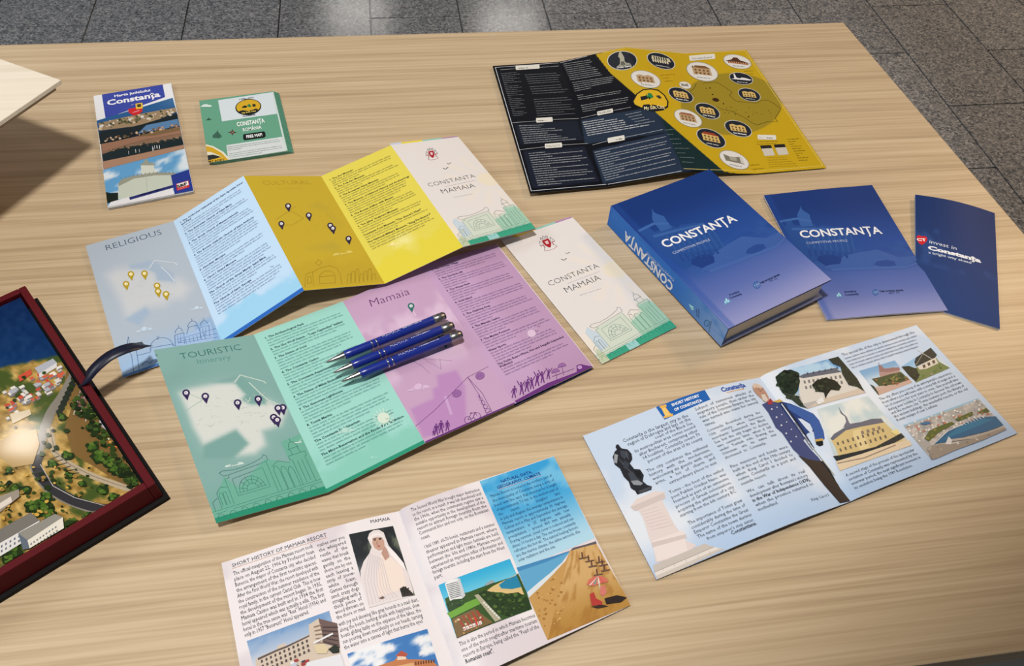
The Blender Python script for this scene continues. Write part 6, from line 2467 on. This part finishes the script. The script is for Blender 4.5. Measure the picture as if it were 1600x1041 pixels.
q.poly([(632, 572), (760, 532), (890, 490), (880, 500), (760, 550), (640, 590)], (70, 136, 186))
q.poly([(682, 690), (740, 640), (800, 592), (852, 545), (862, 540), (810, 600), (750, 660), (694, 722)], (214, 222, 226))
q.shade([(885, 492), (1012, 455), (1178, 750), (780, 918)], lambda a, b: mix(mix(np.tile(np.array([206., 168, 112]), (len(a), 1)), (176, 132, 64), smooth(.3, 1, b)), (160, 112, 52), smooth(.5, .62, fbm(a * 14, b * 7, 135)) * .6), 30, 30)
q.poly([(690, 716), (750, 660), (810, 600), (866, 540), (888, 492), (780, 918)], (192, 150, 88))
q.poly([(888, 492), (900, 478), (960, 462), (1010, 446), (1014, 458), (950, 474)], (96, 88, 92))
leaves(q, 60, 720, 860, 600, 860, 5, [(172, 128, 66), (206, 166, 100), (160, 114, 56)], [(700, 712), (866, 545), (890, 500), (900, 850), (782, 912)])
for x, y in ((940, 500), (970, 515), (985, 540), (1020, 520), (1035, 535), (1045, 560), (1010, 580)):
    q.poly([(x, y), (x + 6, y - 2), (x + 10, y + 26), (x + 2, y + 26)], (96, 62, 52))
    q.poly([(x - 12, y + 28), (x + 30, y + 20), (x + 34, y + 25), (x - 8, y + 34)], (110, 84, 70))
q.poly([(965, 655), (975, 632), (1000, 616), (1030, 612), (1055, 622), (1070, 640), (1030, 650), (1000, 662)], (206, 110, 96))
for i, c in enumerate(((226, 222, 210), (90, 160, 150), (228, 214, 196), (206, 90, 84))):
    x = 975 + i * 22
    q.poly([(1020, 613), (x, 660 - i * 5), (x + 11, 656 - i * 4)], c)
q.line([(1022, 640), (1038, 700)], 1.0, (210, 200, 190))
q.poly([(1050, 720), (1110, 705), (1160, 715), (1130, 738), (1060, 748)], (46, 36, 34))
q.poly([(985, 760), (1040, 750), (1070, 758), (1020, 768)], (60, 44, 38))
q.poly([(1030, 665), (1052, 655), (1062, 690), (1045, 710), (1030, 700)], (206, 120, 110))
q.poly([(980, 700), (1000, 690), (1010, 720), (1040, 735), (1040, 750), (990, 755), (985, 730)], (176, 60, 56))
q.build()
q = MR.ink('title_lettering', 'Q', 3)
q.text('NATURAL DATA,', (560, 168), (708, 120), (34, 66, 140), 0.02)
q.text('GEOGRAPHY, CLIMATE', (542, 197), (748, 128), (34, 66, 140), 0.02)
q.line([(542, 202), (748, 133)], .35, (214, 150, 150))
q.build()
q = MR.ink('body_lettering', 'Q', 3)
q.para(['Mamaia Resort is located in the northern part of', 'the municipality of Constanta, being a strip of', 'beach with fine sand, that stretches for a length', 'of approximately 7.5 km. In the western part of',
        'the resort is Siutghiol lake.', 'In July and August, the average temperature in', 'Mamaia resort is approximately 30 degrees', 'Celsius and in May and September the average', 'temperature is 25 degrees, with low',
        'precipitation - around 400 mm annually.', 'During summer, cloud cover is reduced and sun', 'shines 10 hours a day. The sea breeze constantly', 'refreshes the hot air. The natural healing factors',
        'are the marine climate, the saline aerosols, the', 'solar radiation and the sea.'], (511, 238, 803, 137), (643, 545, 946, 425), (38, 72, 120), 0.0, last=.58)
q.build()
q = MR.ink('photo_print', 'Q', 3)
q.shade([(260, 656), (600, 530), (706, 770), (348, 910)], lambda a, b: mix(np.tile(np.array([52., 170, 214]), (len(a), 1)), (110, 196, 222), smooth(0, .4, b)), 8, 8)
q.poly([(290, 720), (320, 705), (400, 690), (480, 660), (600, 620), (640, 600), (680, 690), (706, 770), (348, 910)], (56, 84, 40))
q.poly([(480, 690), (520, 660), (560, 640), (630, 605), (668, 700), (620, 705), (560, 690)], (214, 186, 128))
q.poly([(548, 655), (580, 630), (632, 608), (655, 665), (610, 675), (560, 672)], (40, 130, 166))
q.poly([(300, 790), (390, 740), (450, 715), (460, 745), (320, 815)], (110, 162, 62))
q.poly([(290, 648), (305, 635), (350, 622), (362, 625), (388, 705), (372, 722), (315, 730)], (228, 228, 226))
for i in range(9):
    q.line([(297 + i * 2.6, 655 + i * 8), (352 + i * 2.6, 640 + i * 8)], .7, (96, 104, 112))
q.poly([(350, 622), (362, 625), (388, 705), (372, 722)], (196, 200, 204))
P_ = [(440, 700), (480, 680), (560, 700), (640, 690), (690, 720), (704, 768), (600, 806), (540, 790), (470, 720)]
q.poly(P_, (40, 62, 32))
leaves(q, 70, 440, 704, 680, 806, 9, [(60, 88, 40), (34, 52, 28), (80, 104, 50), (52, 74, 36)], P_)
P_ = [(296, 745), (330, 725), (380, 720), (378, 750), (310, 785)]
q.poly(P_, (44, 70, 38))
leaves(q, 24, 296, 380, 722, 785, 8, [(52, 84, 44), (36, 58, 32), (70, 100, 56)], P_)
q.poly([(430, 705), (450, 700), (560, 820), (530, 832)], (170, 166, 140))
q.poly([(325, 820), (430, 770), (520, 835), (350, 908)], (120, 96, 60))
for i in range(5):
    q.poly([(350 + i * 22, 815 - i * 9), (358 + i * 22, 811 - i * 9), (390 + i * 22, 862 - i * 9), (380 + i * 22, 866 - i * 9)], (160, 66, 52))
leaves(q, 40, 340, 500, 790, 890, 5, [(196, 150, 90), (120, 60, 44), (206, 196, 160), (90, 100, 50)], [(330, 822), (430, 775), (515, 832), (352, 905)])
for i, ch in enumerate('MAMAIA'):
    x, y = 376 + i * 15, 868 - i * 5.6
    q.poly([(x, y - 9), (x + 12, y - 13.5), (x + 17, y + 2), (x + 5, y + 7)], (230, 228, 222))
    q.text(ch, (x + 5, y + 4), (x + 13, y + 1), (196, 60, 48), .03)
for i in range(8):
    q.poly([(470 + i * 10, 740 + i * 10), (478 + i * 10, 736 + i * 10), (484 + i * 10, 744 + i * 10), (476 + i * 10, 748 + i * 10)], (220, 220, 210))
q.poly([(480, 655), (500, 640), (520, 632), (525, 645), (490, 660)], (150, 160, 160))
q.build()
